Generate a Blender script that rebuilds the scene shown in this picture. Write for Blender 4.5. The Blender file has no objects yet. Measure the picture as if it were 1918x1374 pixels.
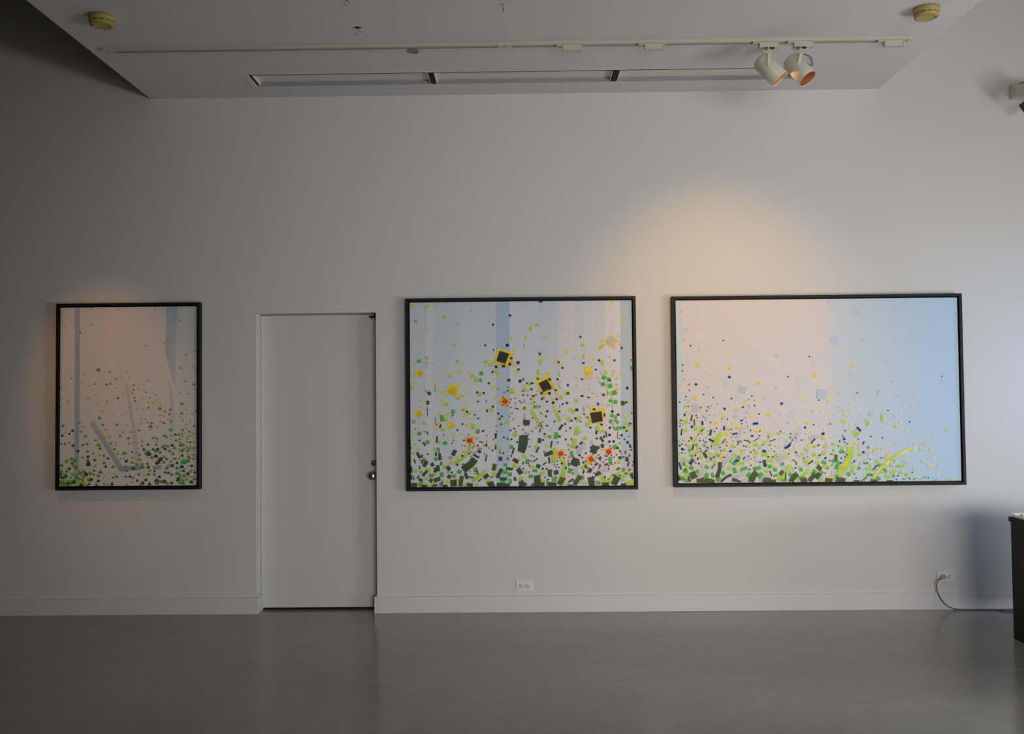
import bpy, math, random
from mathutils import Vector, Matrix, Quaternion

# ------------------------------------------------------------------ camera, world, lights, exposure
sc = bpy.context.scene
COL = sc.collection
PI = math.pi
CAM_Y, CAM_H, FPX = -6.4, 1.4866, 1730.0
PITCH, YAW, ROLL = 0.031, -0.0122, -0.0097

cd = bpy.data.cameras.new('camera')
cd.sensor_fit = 'HORIZONTAL'
cd.sensor_width = 36.0
cd.lens = FPX / 1918.0 * 36.0
cd.clip_start, cd.clip_end = 0.05, 100
cam = bpy.data.objects.new('camera', cd)
COL.objects.link(cam)
_f = Vector((math.sin(YAW) * math.cos(PITCH), math.cos(YAW) * math.cos(PITCH), math.sin(PITCH)))
_r0 = Vector((math.cos(YAW), -math.sin(YAW), 0))
_u0 = _r0.cross(_f)
_r = math.cos(ROLL) * _r0 + math.sin(ROLL) * _u0
_u = -math.sin(ROLL) * _r0 + math.cos(ROLL) * _u0
_m = Matrix((_r, _u, -_f)).transposed().to_4x4()
_m.translation = Vector((0, CAM_Y, CAM_H))
cam.matrix_world = _m
sc.camera = cam

sc.view_settings.view_transform = 'Standard'
sc.view_settings.look = 'None'
sc.view_settings.exposure = 0.0
sc.view_settings.gamma = 1.0
sc.view_settings.use_curve_mapping = False

w = bpy.data.worlds.new('world')
sc.world = w
w.use_nodes = True
w.node_tree.nodes['Background'].inputs[0].default_value = (0.75, 0.85, 1.0, 1)
w.node_tree.nodes['Background'].inputs[1].default_value = 0.02


def area(name, loc, aim, sx, sy, power, color):
    l = bpy.data.lights.new(name, 'AREA')
    l.shape = 'RECTANGLE'; l.size = sx; l.size_y = sy
    l.energy = power; l.color = color
    o = bpy.data.objects.new(name, l)
    o.location = loc
    o.rotation_euler = (Vector(aim) - Vector(loc)).to_track_quat('-Z', 'Y').to_euler()
    COL.objects.link(o)
    return o


def spot(name, loc, aim, power, color, cone, blend, radius):
    l = bpy.data.lights.new(name, 'SPOT')
    l.energy = power; l.color = color
    l.spot_size = math.radians(cone); l.spot_blend = blend; l.shadow_soft_size = radius
    o = bpy.data.objects.new(name, l)
    o.location = loc
    o.rotation_euler = (Vector(aim) - Vector(loc)).to_track_quat('-Z', 'Y').to_euler()
    COL.objects.link(o)
    return o


# daylight entering through the glazed openings of the rear and right walls, plus an added ceiling fill
L = area('rear_window_light', (2.6, -9.9, 1.4), (1.75, 0, 0.2), 3.4, 2.0, 47, (1.0, 0.98, 0.93))
L.data.spread = math.radians(68)
area('side_window_light', (5.25, -3.7, 1.6), (-1.5, -1.2, 1.2), 2.6, 2.3, 18, (0.96, 0.98, 1.0))
area('ceiling_fill_light', (5.2, -4.2, 0.8), (0.6, -2.0, 3.6), 2.8, 0.7, 84, (1.0, 0.985, 1.0))  # added low fill, aimed up to brighten the ceiling
area('clerestory_light', (5.25, -2.6, 4.5), (2.5, 0, 3.9), 2.4, 0.9, 0.6, (0.85, 1.0, 0.35))
L = area('glass_door_light', (5.25, -0.95, 1.75), (3.5, 0, 1.45), 0.8, 0.9, 5.5, (0.30, 0.48, 1.0))
L.data.spread = math.radians(75)
# warm ceiling lamps nearer the camera, above the frame
spot('warm_lamp_left', (-3.05, -1.75, 3.45), (-2.88, 0, 1.52), 52, (1.0, 0.45, 0.13), 34, 1.0, 0.05)
spot('warm_lamp_right', (1.15, -1.9, 3.45), (1.38, 0, 1.75), 76, (1.0, 0.52, 0.16), 62, 1.0, 0.05)


# ------------------------------------------------------------------ materials
def mat(name, color, rough=0.6, metal=0.0, spec=0.5, noise=0.0, nscale=6.0, bump=0.0, bscale=80.0, emit=None, estr=0.0, color2=None):
    m = bpy.data.materials.new(name)
    m.use_nodes = True
    nt = m.node_tree
    b = nt.nodes['Principled BSDF']
    b.inputs['Base Color'].default_value = (*color, 1)
    b.inputs['Roughness'].default_value = rough
    b.inputs['Metallic'].default_value = metal
    b.inputs['Specular IOR Level'].default_value = spec
    if emit:
        b.inputs['Emission Color'].default_value = (*emit, 1)
        b.inputs['Emission Strength'].default_value = estr
    tc = nt.nodes.new('ShaderNodeTexCoord')
    if noise > 0 or color2:
        n = nt.nodes.new('ShaderNodeTexNoise')
        n.inputs['Scale'].default_value = nscale
        n.inputs['Detail'].default_value = 6
        nt.links.new(tc.outputs['Object'], n.inputs['Vector'])
        mx = nt.nodes.new('ShaderNodeMix'); mx.data_type = 'RGBA'
        c2 = color2 or tuple(c * (1 - noise) for c in color)
        mx.inputs[6].default_value = (*color, 1); mx.inputs[7].default_value = (*c2, 1)
        nt.links.new(n.outputs['Fac'], mx.inputs[0])
        nt.links.new(mx.outputs[2], b.inputs['Base Color'])
    if bump > 0:
        n2 = nt.nodes.new('ShaderNodeTexNoise')
        n2.inputs['Scale'].default_value = bscale; n2.inputs['Detail'].default_value = 4
        nt.links.new(tc.outputs['Object'], n2.inputs['Vector'])
        bp = nt.nodes.new('ShaderNodeBump'); bp.inputs['Strength'].default_value = bump; bp.inputs['Distance'].default_value = 0.002
        nt.links.new(n2.outputs['Fac'], bp.inputs['Height'])
        nt.links.new(bp.outputs['Normal'], b.inputs['Normal'])
    return m


M_WALL = mat('painted_plaster', (0.74, 0.73, 0.695), 0.85, noise=0.05, nscale=0.9, bump=0.12, bscale=45)
M_DIM = mat('low_bounce_grey', (0.10, 0.10, 0.10), 0.85, noise=0.05, nscale=0.9)  # for unseen walls and upper ceiling, made dark to cut bounced light
M_CEIL = mat('ceiling_paint', (0.73, 0.722, 0.730), 0.85, noise=0.03, nscale=1.2, bump=0.1, bscale=45)
M_TRIM = mat('trim_paint', (0.74, 0.735, 0.73), 0.45, noise=0.03, nscale=2)
M_DOOR = mat('door_paint', (0.71, 0.71, 0.69), 0.5, noise=0.05, nscale=2.5)
M_BLACK = mat('black_void', (0.008, 0.008, 0.01), 0.9)
M_FRAME = mat('black_frame_paint', (0.010, 0.009, 0.014), 0.5, spec=0.25, noise=0.2, nscale=20)
M_CREAM = mat('cream_enamel', (0.66, 0.62, 0.50), 0.4, noise=0.05, nscale=10)
M_TRACK = mat('cream_track_enamel', (0.60, 0.565, 0.46), 0.45, noise=0.03, nscale=10)
M_BAFFLE = mat('copper_baffle', (0.15, 0.07, 0.035), 0.45, noise=0.2, nscale=30)
M_BULB = mat('warm_bulb', (1, 0.8, 0.5), 0.3, emit=(1.0, 0.50, 0.20), estr=0.9)
M_STEEL = mat('brushed_steel', (0.42, 0.41, 0.39), 0.3, metal=1.0, noise=0.1, nscale=60)
M_SCREW = mat('dull_screw', (0.18, 0.16, 0.15), 0.5, metal=0.6)
M_YELLOW = mat('yellowed_plastic', (0.50, 0.385, 0.115), 0.5, noise=0.12, nscale=18)
M_OUTLET = mat('white_plastic', (0.82, 0.82, 0.80), 0.35, noise=0.02)
M_RECEP = mat('ivory_plastic', (0.72, 0.72, 0.68), 0.35, noise=0.02)
M_CORD = mat('grey_rubber', (0.10, 0.095, 0.10), 0.5, noise=0.1)
M_PLUG = mat('grey_plug', (0.42, 0.39, 0.39), 0.5, noise=0.1)
M_GWIRE = mat('bluish_grey_wire', (0.16, 0.18, 0.24), 0.4, noise=0.1)
M_DESK = mat('dark_brown_laminate', (0.022, 0.014, 0.014), 0.6, spec=0.2, noise=0.3, nscale=8)
M_PANEL = mat('diffuser_panel', (0.80, 0.79, 0.70), 0.6, noise=0.03)
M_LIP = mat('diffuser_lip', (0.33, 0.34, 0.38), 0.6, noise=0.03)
M_STAIN = mat('rusty_stain', (0.22, 0.17, 0.14), 0.9, color2=(0.42, 0.33, 0.22), nscale=40)
M_DARKMETAL = mat('dark_metal', (0.03, 0.028, 0.03), 0.4, metal=0.5, noise=0.1)
M_LENS = mat('dark_glass_lens', (0.02, 0.02, 0.12), 0.1)
M_WIN = mat('window_glass', (0.5, 0.55, 0.6), 0.1)


def floor_mat():
    m = bpy.data.materials.new('polished_concrete')
    m.use_nodes = True
    nt = m.node_tree; b = nt.nodes['Principled BSDF']
    tc = nt.nodes.new('ShaderNodeTexCoord')
    n1 = nt.nodes.new('ShaderNodeTexNoise'); n1.inputs['Scale'].default_value = 0.9; n1.inputs['Detail'].default_value = 8; n1.inputs['Roughness'].default_value = 0.65
    n2 = nt.nodes.new('ShaderNodeTexNoise'); n2.inputs['Scale'].default_value = 14; n2.inputs['Detail'].default_value = 6
    mp = nt.nodes.new('ShaderNodeMapping'); mp.inputs['Scale'].default_value = (0.6, 1.5, 1)
    nt.links.new(tc.outputs['Object'], mp.inputs['Vector'])
    nt.links.new(mp.outputs['Vector'], n1.inputs['Vector'])
    nt.links.new(tc.outputs['Object'], n2.inputs['Vector'])
    r = nt.nodes.new('ShaderNodeValToRGB')
    r.color_ramp.elements[0].position = 0.3; r.color_ramp.elements[0].color = (0.25, 0.242, 0.212, 1)
    r.color_ramp.elements[1].position = 0.72; r.color_ramp.elements[1].color = (0.34, 0.332, 0.295, 1)
    nt.links.new(n1.outputs['Fac'], r.inputs[0])
    mx = nt.nodes.new('ShaderNodeMix'); mx.data_type = 'RGBA'; mx.blend_type = 'MULTIPLY'; mx.inputs[0].default_value = 0.25
    nt.links.new(r.outputs[0], mx.inputs[6]); nt.links.new(n2.outputs['Fac'], mx.inputs[7])
    nt.links.new(mx.outputs[2], b.inputs['Base Color'])
    rr = nt.nodes.new('ShaderNodeMapRange'); rr.inputs['To Min'].default_value = 0.12; rr.inputs['To Max'].default_value = 0.24
    nt.links.new(n1.outputs['Fac'], rr.inputs['Value']); nt.links.new(rr.outputs[0], b.inputs['Roughness'])
    b.inputs['Specular IOR Level'].default_value = 0.5
    bp = nt.nodes.new('ShaderNodeBump'); bp.inputs['Strength'].default_value = 0.02; bp.inputs['Distance'].default_value = 0.001
    nt.links.new(n2.outputs['Fac'], bp.inputs['Height']); nt.links.new(bp.outputs['Normal'], b.inputs['Normal'])
    return m


M_FLOOR = floor_mat()

M_ART = bpy.data.materials.new('acrylic_paint')
M_ART.use_nodes = True
_b = M_ART.node_tree.nodes['Principled BSDF']
_a = M_ART.node_tree.nodes.new('ShaderNodeAttribute'); _a.attribute_name = 'paint'
M_ART.node_tree.links.new(_a.outputs['Color'], _b.inputs['Base Color'])
_b.inputs['Roughness'].default_value = 0.6
_b.inputs['Specular IOR Level'].default_value = 0.3


# ------------------------------------------------------------------ mesh helpers
class MB:
    def __init__(s): s.v = []; s.f = []; s.sm = []

    def add(s, vs, fs, smooth=False):
        o = len(s.v); s.v += [tuple(v) for v in vs]
        for f in fs: s.f.append([i + o for i in f]); s.sm.append(smooth)

    def box(s, a, b, M=None):
        x0, y0, z0 = a; x1, y1, z1 = b
        vs = [Vector(p) for p in ((x0, y0, z0), (x1, y0, z0), (x1, y1, z0), (x0, y1, z0), (x0, y0, z1), (x1, y0, z1), (x1, y1, z1), (x0, y1, z1))]
        if M: vs = [M @ v for v in vs]
        s.add(vs, [(0, 3, 2, 1), (4, 5, 6, 7), (0, 1, 5, 4), (1, 2, 6, 5), (2, 3, 7, 6), (3, 0, 4, 7)])

    def quad(s, a, b, c, d): s.add([a, b, c, d], [(0, 1, 2, 3)])

    def lathe(s, prof, M=None, n=40, smooth=True, closed=False):
        """prof: list of (r, z) along local z"""
        vs = []; fs = []
        for r, z in prof:
            for k in range(n):
                a = 2 * PI * k / n
                v = Vector((r * math.cos(a), r * math.sin(a), z))
                vs.append(M @ v if M else v)
        for i in range(len(prof) - 1):
            for k in range(n):
                k2 = (k + 1) % n
                fs.append((i * n + k, i * n + k2, (i + 1) * n + k2, (i + 1) * n + k))
        if not closed:
            if prof[0][0] > 1e-5: fs.append(tuple(reversed(range(n))))
            if prof[-1][0] > 1e-5: fs.append(tuple((len(prof) - 1) * n + k for k in range(n)))
        s.add(vs, fs, smooth)

    def tube(s, pts, r, n=10):
        pts = [Vector(p) for p in pts]
        vs = []; fs = []
        for i, p in enumerate(pts):
            t = (pts[min(i + 1, len(pts) - 1)] - pts[max(i - 1, 0)]).normalized()
            q = t.to_track_quat('Z', 'Y')
            for k in range(n):
                a = 2 * PI * k / n
                vs.append(p + q @ Vector((r * math.cos(a), r * math.sin(a), 0)))
        for i in range(len(pts) - 1):
            for k in range(n):
                k2 = (k + 1) % n
                fs.append((i * n + k, i * n + k2, (i + 1) * n + k2, (i + 1) * n + k))
        fs.append(tuple(reversed(range(n)))); fs.append(tuple((len(pts) - 1) * n + k for k in range(n)))
        s.add(vs, fs, True)

    def torus(s, M, R, r, n=28, k=10, a0=0, a1=2 * PI):
        pts = [M @ Vector((R * math.cos(a0 + (a1 - a0) * i / n), R * math.sin(a0 + (a1 - a0) * i / n), 0)) for i in range(n + 1)]
        s.tube(pts, r, k)

    def build(s, name, m, parent=None, bevel=0.0, loc=None):
        me = bpy.data.meshes.new(name)
        me.from_pydata([v for v in s.v], [], s.f)
        me.update()
        for p, sm in zip(me.polygons, s.sm): p.use_smooth = sm
        me.materials.append(m)
        o = bpy.data.objects.new(name, me)
        COL.objects.link(o)
        if parent: o.parent = parent
        if loc: o.location = loc
        if bevel > 0:
            md = o.modifiers.new('bevel', 'BEVEL'); md.width = bevel; md.segments = 2; md.limit_method = 'ANGLE'
        return o


def spline(pts, n=8):
    P = [Vector(p) for p in pts]; P = [2 * P[0] - P[1]] + P + [2 * P[-1] - P[-2]]
    out = []
    for i in range(1, len(P) - 2):
        for k in range(n):
            t = k / n
            a, b, c, d = P[i - 1], P[i], P[i + 1], P[i + 2]
            out.append(0.5 * ((2 * b) + (c - a) * t + (2 * a - 5 * b + 4 * c - d) * t * t + (3 * b - 3 * c + d - a) * t ** 3))
    out.append(P[-2])
    return out


def empty(name, loc, label, cat, group=None):
    o = bpy.data.objects.new(name, None); COL.objects.link(o)
    o.location = loc; o.empty_display_size = 0.05
    o['label'] = label; o['category'] = cat
    if group: o['group'] = group
    return o


def struct(o): o['kind'] = 'structure'; return o


# ------------------------------------------------------------------ the room
HC = 3.5946                       # underside of the dropped ceiling
SX0, SX1 = -2.6005, 2.4937        # its left and right edges
TOP = 5.2
RX0, RX1, RY = -5.6, 5.3, -10.0
DX0, DX1, DZ = -1.860, -1.0225, 2.0746      # door opening
WT = 0.30

b = MB()
b.box((RX0, 0, 0), (DX0, WT, TOP)); b.box((DX1, 0, 0), (RX1, WT, TOP)); b.box((DX0, 0, DZ), (DX1, WT, TOP))
b.box((DX0, WT - .02, 0), (DX1, WT, DZ))
struct(b.build('wall_back', M_WALL))
b = MB(); b.box((RX0 - .2, RY - .2, 0), (RX0, WT, TOP)); struct(b.build('wall_left', M_DIM))


def wall_open_x(x0, x1, holes, name):
    """wall in the yz plane with rectangular holes (y0,y1,z0,z1)"""
    b = MB()
    ys = sorted({RY - .2, WT, *[h[0] for h in holes], *[h[1] for h in holes]})
    zs = sorted({0, TOP, *[h[2] for h in holes], *[h[3] for h in holes]})
    for i in range(len(ys) - 1):
        for j in range(len(zs) - 1):
            cy, cz = (ys[i] + ys[i + 1]) / 2, (zs[j] + zs[j + 1]) / 2
            if any(h[0] < cy < h[1] and h[2] < cz < h[3] for h in holes): continue
            b.box((x0, ys[i], zs[j]), (x1, ys[i + 1], zs[j + 1]))
    return struct(b.build(name, M_WALL))


wall_open_x(RX1, RX1 + .2, [(-5.7, -2.7, .4, 3.0), (-1.5, -.5, 0.1, 2.1), (-3.9, -1.4, 4.0, 5.0)], 'wall_right')
b = MB()
for x0, x1, z0, z1 in ((RX0, .2, 0, TOP), (5.0, RX1, 0, TOP), (.2, 5.0, 0, .4), (.2, 5.0, 3.5, TOP)):
    b.box((x0, RY - .2, z0), (x1, RY, z1))
struct(b.build('wall_rear', M_DIM))
b = MB(); b.box((RX0 - .2, RY - .2, -.1), (RX1 + .2, WT, 0)); struct(b.build('floor', M_FLOOR))

# dropped ceiling with the slot cut for the linear diffuser
SLX0, SLX1, SLY0, SLY1, SLD = -1.776, 1.835, -0.455, -0.225, 0.07
b = MB()
SY = -8.6
for x0, x1, y0, y1 in ((SX0, SX1, SY, SLY0), (SX0, SX1, SLY1, 0), (SX0, SLX0, SLY0, SLY1), (SLX1, SX1, SLY0, SLY1)):
    b.box((x0, y0, HC), (x1, y1, HC + SLD))
b.box((SX0, SY, HC + SLD), (SX1, 0, TOP))
ceil = struct(b.build('ceiling', M_CEIL))
b = MB(); b.box((RX0 - .2, RY - .2, TOP), (RX1 + .2, WT, TOP + .1)); struct(b.build('ceiling_upper', M_DIM))
# small rusty blemish on the ceiling
b = MB(); random.seed(5)
pts = []
for k in range(20):
    a = 2 * PI * k / 20; rr = 1 + random.uniform(-.2, .2)
    pts.append((-.655 + .035 * rr * math.cos(a), -.835 + .05 * rr * math.sin(a)))
b.add([(x, y, HC - .0015) for x, y in pts] + [(x, y, HC) for x, y in pts], [tuple(reversed(range(20)))] + [(k, (k + 1) % 20, 20 + (k + 1) % 20, 20 + k) for k in range(20)])
st = b.build('stain', M_STAIN, ceil); st['label'] = 'small rust-brown blemish'

# baseboards, wrapping into the door reveal
BH, BT = 0.113, 0.018
b = MB(); b.box((RX0, -BT, 0), (DX0, 0, BH)); b.box((DX0, -BT, 0), (DX0 + BT, .113, BH))
struct(b.build('baseboard_left', M_TRIM, bevel=.003))
b = MB(); b.box((DX1, -BT, 0), (RX1, 0, BH)); b.box((DX1 - BT, -BT, 0), (DX1, .113, BH))
struct(b.build('baseboard_right', M_TRIM, bevel=.003))

# door
DY = 0.115
b = MB(); b.box((DX0 + .003, DY, .016), (DX1 - .003, DY + .045, DZ - .004))
door = struct(b.build('door_1', M_DOOR, bevel=.001))
KX = DX1 - .042
Mk = Matrix.Translation((KX, DY, .935)) @ Matrix.Rotation(PI / 2, 4, 'X')
b = MB()
b.lathe([(.030, 0), (.030, .004), (.026, .007), (.012, .009), (.011, .022), (.014, .026), (.024, .034), (.0285, .044), (.0285, .054), (.024, .062), (.013, .066), (.0, .067)], Mk, 32)
k = b.build('knob', M_STEEL, door); k['label'] = 'round steel knob'
b = MB(); b.box((-.0016, -.008, .0665), (.0016, .008, .068), Mk); b.build('keyhole', M_BLACK, k)
Mk = Matrix.Translation((KX + .004, DY, 1.023)) @ Matrix.Rotation(PI / 2, 4, 'X')
b = MB(); b.lathe([(.022, 0), (.022, .006), (.019, .012), (.0105, .013), (.0105, .015), (0, .0152)], Mk, 32)
k = b.build('deadbolt', M_STEEL, door)
b = MB(); b.lathe([(.006, .0153), (0, .0156)], Mk @ Matrix.Translation((0, -.005, 0)), 12); b.build('keyhole', M_BLACK, k)
b = MB()
b.box((DX1 - .062, DY - .022, DZ - .028), (DX1 - .020, DY - .002, DZ - .014)); b.box((DX1 - .016, DY - .03, DZ - .036), (DX1 - .002, DY - .002, DZ - .018))
b.box((DX1 - .03, DY - .018, DZ - .02), (DX1 - .008, DY - .006, DZ - .006)); b.box((DX1 - .048, DY - .012, DZ - .036), (DX1 - .04, DY - .002, DZ - .014))
b.build('door_catch', M_DARKMETAL, door, bevel=.001)
b = MB(); b.box((DX0, DY + .004, 0), (DX1, DY + .04, .008)); b.build('door_gap_shade', M_BLACK, door)  # black strip standing in for the shade under the door

# glazed openings behind and beside the camera
def window_frame(name, x0, x1, y0, y1, z0, z1, axis):
    b = MB(); t = .05
    if axis == 'x':
        n = 3
        for i in range(n + 1):
            y = y0 + (y1 - y0 - t) * i / n; b.box((x0, y, z0), (x1, y + t, z1))
        b.box((x0, y0, z0), (x1, y1, z0 + t)); b.box((x0, y0, z1 - t), (x1, y1, z1))
    else:
        n = 4
        for i in range(n + 1):
            x = x0 + (x1 - x0 - t) * i / n; b.box((x, y0, z0), (x + t, y1, z1))
        b.box((x0, y0, z0), (x1, y1, z0 + t)); b.box((x0, y0, z1 - t), (x1, y1, z1))
    return struct(b.build(name, M_DARKMETAL))


window_frame('window_1', .2, 5.0, RY - .15, RY - .1, .4, 3.5, 'y')
window_frame('window_2', RX1 + .1, RX1 + .15, -5.7, -2.7, .4, 3.0, 'x')
window_frame('window_3', RX1 + .1, RX1 + .15, -3.9, -1.4, 4.0, 5.0, 'x')

# ------------------------------------------------------------------ linear ceiling diffuser
vent = empty('linear_diffuser', ((SLX0 + SLX1) / 2, (SLY0 + SLY1) / 2, HC), 'long recessed white linear diffuser with three trays in the ceiling beside the wall', 'ceiling vent')
def part(b, name, m, par, bevel=0.0):
    o = b.build(name, m, par, bevel)
    o.location = -par.location if par.type == 'EMPTY' else (0, 0, 0)
    return o
b = MB(); b.box((SLX0, SLY0, HC + SLD - .004), (SLX1, SLY1, HC + SLD - .001)); part(b, 'backing', M_BLACK, vent)
b = MB(); b.box((SLX0, SLY0 + .0002, HC - .0012), (SLX1, SLY0 + .0105, HC + SLD - .005)); b.box((SLX0 + .0005, SLY0 + .002, HC + .001), (SLX0 + .002, SLY1, HC + SLD - .005)); part(b, 'tray_edge_shade', M_BLACK, vent)  # black strips painted in for the shade of the open slot edge
b = MB()
FL = .034
b.box((SLX0 - FL, SLY0 - .001, HC - .003), (SLX0 - .0005, SLY1 + .001, HC))
b.box((SLX1 + .0005, SLY0 - .001, HC - .003), (SLX1 + FL, SLY1 + .001, HC))
b.box((SLX0 - FL, SLY0 - .016, HC - .0012), (SLX1 + FL, SLY0 - .001, HC)); part(b, 'flange', M_TRIM, vent)
trays = ((SLX0 + .014, -.604), (-.566, .606), (.650, SLX1 - .012))
for x0, x1 in trays:
    b = MB(); y0, y1 = SLY0 + .012, SLY1 - .001; t = .004; zp = HC + .028
    b.box((x0, y0, zp), (x1, y1, zp + t))
    b.box((x0, y0, HC + .004), (x0 + t, y1, zp)); b.box((x1 - t, y0, HC + .004), (x1, y1, zp))
    b.box((x0, y0, HC + .002), (x1, y0 + t, zp)); t_ = part(b, 'tray', M_PANEL, vent)
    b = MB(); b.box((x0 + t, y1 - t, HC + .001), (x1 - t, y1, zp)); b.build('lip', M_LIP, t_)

for x0, x1 in ((-.603, -.567), (.607, .649)):
    b = MB(); b.box((x0 + .004, SLY0 + .012, HC + .002), (x1 - .004, SLY1 - .001, HC + .03)); part(b, 'tray_gap_shade', M_BLACK, vent)  # black bars fill the gaps between trays, in place of their shade

# ------------------------------------------------------------------ lighting track and what hangs on it
TY, TH, TW = -.94, .020, .036
ZT = HC - TH
track = empty('lighting_track', (0, TY, HC), 'long cream lighting track screwed across the ceiling', 'lighting track')
b = MB()
b.box((-2.45, TY - TW / 2, ZT), (2.30, TY - .006, HC)); b.box((-2.45, TY + .006, ZT), (2.30, TY + TW / 2, HC)); b.box((-2.45, TY - .006, HC - .006), (2.30, TY + .006, HC))
part(b, 'rail', M_TRACK, track)
b = MB(); b.box((-2.44, TY - .0055, HC - .010), (2.29, TY + .0055, HC - .0062)); part(b, 'groove', M_BLACK, track)
b = MB(); b.box((-2.435, TY + TW / 2 - .009, ZT - .0012), (2.285, TY + TW / 2 + .0005, ZT + .001)); part(b, 'conductor_strip', M_GWIRE, track)
b = MB(); b.box((-2.50, TY - TW / 2 - .002, ZT - .002), (-2.45, TY + TW / 2 + .002, HC)); part(b, 'end_cap', M_TRACK, track, .002)
b = MB(); b.box((2.30, TY - TW / 2 - .002, ZT - .002), (2.335, TY + TW / 2 + .002, HC)); part(b, 'end_cap', M_TRACK, track, .002)
b = MB(); b.box((-.135, TY - TW / 2 - .002, ZT - .003), (-.096, TY + TW / 2 + .002, HC)); b.box((-.093, TY - TW / 2 - .002, ZT - .003), (-.05, TY + TW / 2 + .002, HC)); part(b, 'joint_cover', M_TRACK, track, .001)


def adapter_mesh():
    """origin at the left end under the track"""
    b = MB(); h = TW / 2
    b.box((0, -h - .001, -.009), (.038, h + .001, -.0013))
    b.box((.038, -h - .001, -.036), (.148, h + .001, -.0013))
    b.box((.148, -h - .003, -.036), (.154, h + .003, -.0013))
    return b


am = None
for i, (x, lab) in enumerate(((.215, 'cream stepped track adapter, nearest the track joint at mid-ceiling'), (.705, 'cream stepped track adapter, between the joint-side adapter and the spotlights'), (2.125, 'cream stepped track adapter near the right end of the track'))):
    if am is None:
        o = adapter_mesh().build('track_adapter', M_TRACK, None, .0015); am = o
    else:
        o = am.copy(); COL.objects.link(o)
    o.location = (x, TY, ZT)
    o['label'] = lab; o['category'] = 'track adapter'; o['group'] = 'lampless adapters on the lighting track'


def spotlight(ax, axis, head_c, yoke_x, label, wire, lit):
    t = empty('track_spotlight', (ax, TY, ZT), label, 'spotlight', 'cylinder spotlights on the track')
    a = adapter_mesh().build('adapter', M_TRACK, t, .0015)
    axis = Vector(axis).normalized(); hc = Vector(head_c)
    R, L = .0565, .176
    q = axis.to_track_quat('Z', 'Y').to_matrix().to_4x4()
    Mh = Matrix.Translation(hc) @ q
    b = MB()
    b.lathe([(0, -L / 2 - .004), (.036, -L / 2 - .003), (.046, -L / 2 + .004), (R, -L / 2 + .018), (R, L / 2 - .001), (R - .0015, L / 2), (R - .003, L / 2 - .001), (R - .003, -L / 2 + .05)], Mh, 64, closed=True)
    hd = part(b, 'lamp_head', M_CREAM, t)
    b = MB()
    prof = [(R - .0032, L / 2 - .003)]
    for i in range(7):
        z = L / 2 - .008 - i * .009
        prof += [(R - .0032 - .0012 * i, z), (R - .0062 - .0012 * i, z - .003)]
    prof += [(.036, L / 2 - .078)]
    b.lathe(prof, Mh, 48, closed=True); part2 = b.build('baffle', M_BAFFLE, hd)
    b = MB(); b.lathe([(.036, L / 2 - .078), (.034, L / 2 - .074), (.018, L / 2 - .070), (0, L / 2 - .069)], Mh, 32, closed=True)
    b.build('bulb', M_BULB, hd)
    # yoke: plate below the adapter, bridge, two arms to the head's pivots
    side = Vector((0, -1, 0)); side = (side - side.dot(axis) * axis).normalized()
    piv = hc - axis * .030
    b = MB()
    zy = ZT - .098
    xc = yoke_x
    b.box((xc - .022, TY - .004, ZT - .090), (xc + .022, TY + .004, ZT - .036))
    b.box((xc - .010, TY - R - .014, ZT - .092), (xc + .010, TY + R + .014, ZT - .088))
    part(b, 'stem', M_TRACK, t, .001)
    for sgn in (-1, 1):
        b = MB()
        ay = TY + sgn * (R + .012)
        top = Vector((xc, ay, ZT - .088)); end = Vector((piv.x, piv.y + sgn * (R + .004), piv.z - .016))
        # flat strap from the bridge to the pivot
        d = (end - top)
        q2 = d.to_track_quat('Z', 'Y').to_matrix().to_4x4()
        Ms = Matrix.Translation(top) @ q2
        wd = Vector((1, 0, 0))
        n1 = .0085
        pts = []
        for p in (top, end):
            for dx in (-n1, n1):
                for dy in (-.0015, .0015):
                    pts.append(p + Vector((dx, dy, 0)))
        b.add(pts, [(0, 1, 3, 2), (4, 6, 7, 5), (0, 4, 5, 1), (2, 3, 7, 6), (0, 2, 6, 4), (1, 5, 7, 3)])
        b.lathe([(n1, -.0016), (n1, .0016)], Matrix.Translation(end) @ Matrix.Rotation(PI / 2, 4, 'X'), 20)
        part(b, 'arm', M_CREAM, t)
    b = MB(); b.lathe([(.0105, 0), (.0105, .003), (.008, .0045), (0, .005)], Matrix.Translation((xc - .004, TY - TW / 2 - .001, ZT - .0445)) @ Matrix.Rotation(PI / 2, 4, 'X'), 20)
    part(b, 'screw', M_SCREW, t)
    for dx, dz in ((.022, -.040), (.032, -.044)):
        pass
    b = MB(); b.box((xc + .020, TY - TW / 2 - .002, ZT - .040), (xc + .026, TY + .0, ZT - .0355)); b.box((xc + .032, TY - TW / 2 - .002, ZT - .042), (xc + .044, TY, ZT - .0355)); part(b, 'contact', M_BLACK, t)
    rear = hc - axis * (L / 2 - .02)
    if wire:
        for dd in (0, .007):
            b = MB()
            b.tube(spline([(xc - .006, TY + .0 - .03, ZT - .088), (xc + .022 + dd, TY - .045, ZT - .092), (xc + .055 + dd, TY - .04, ZT - .112 + dd), (xc + .070 + dd, TY - .02, ZT - .150), tuple(hc + Vector((.030, .01, .056)))], 8), .0028)
            part(b, 'wire', M_GWIRE, t)
    return t, hc + axis * (L / 2 - .06), axis


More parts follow.
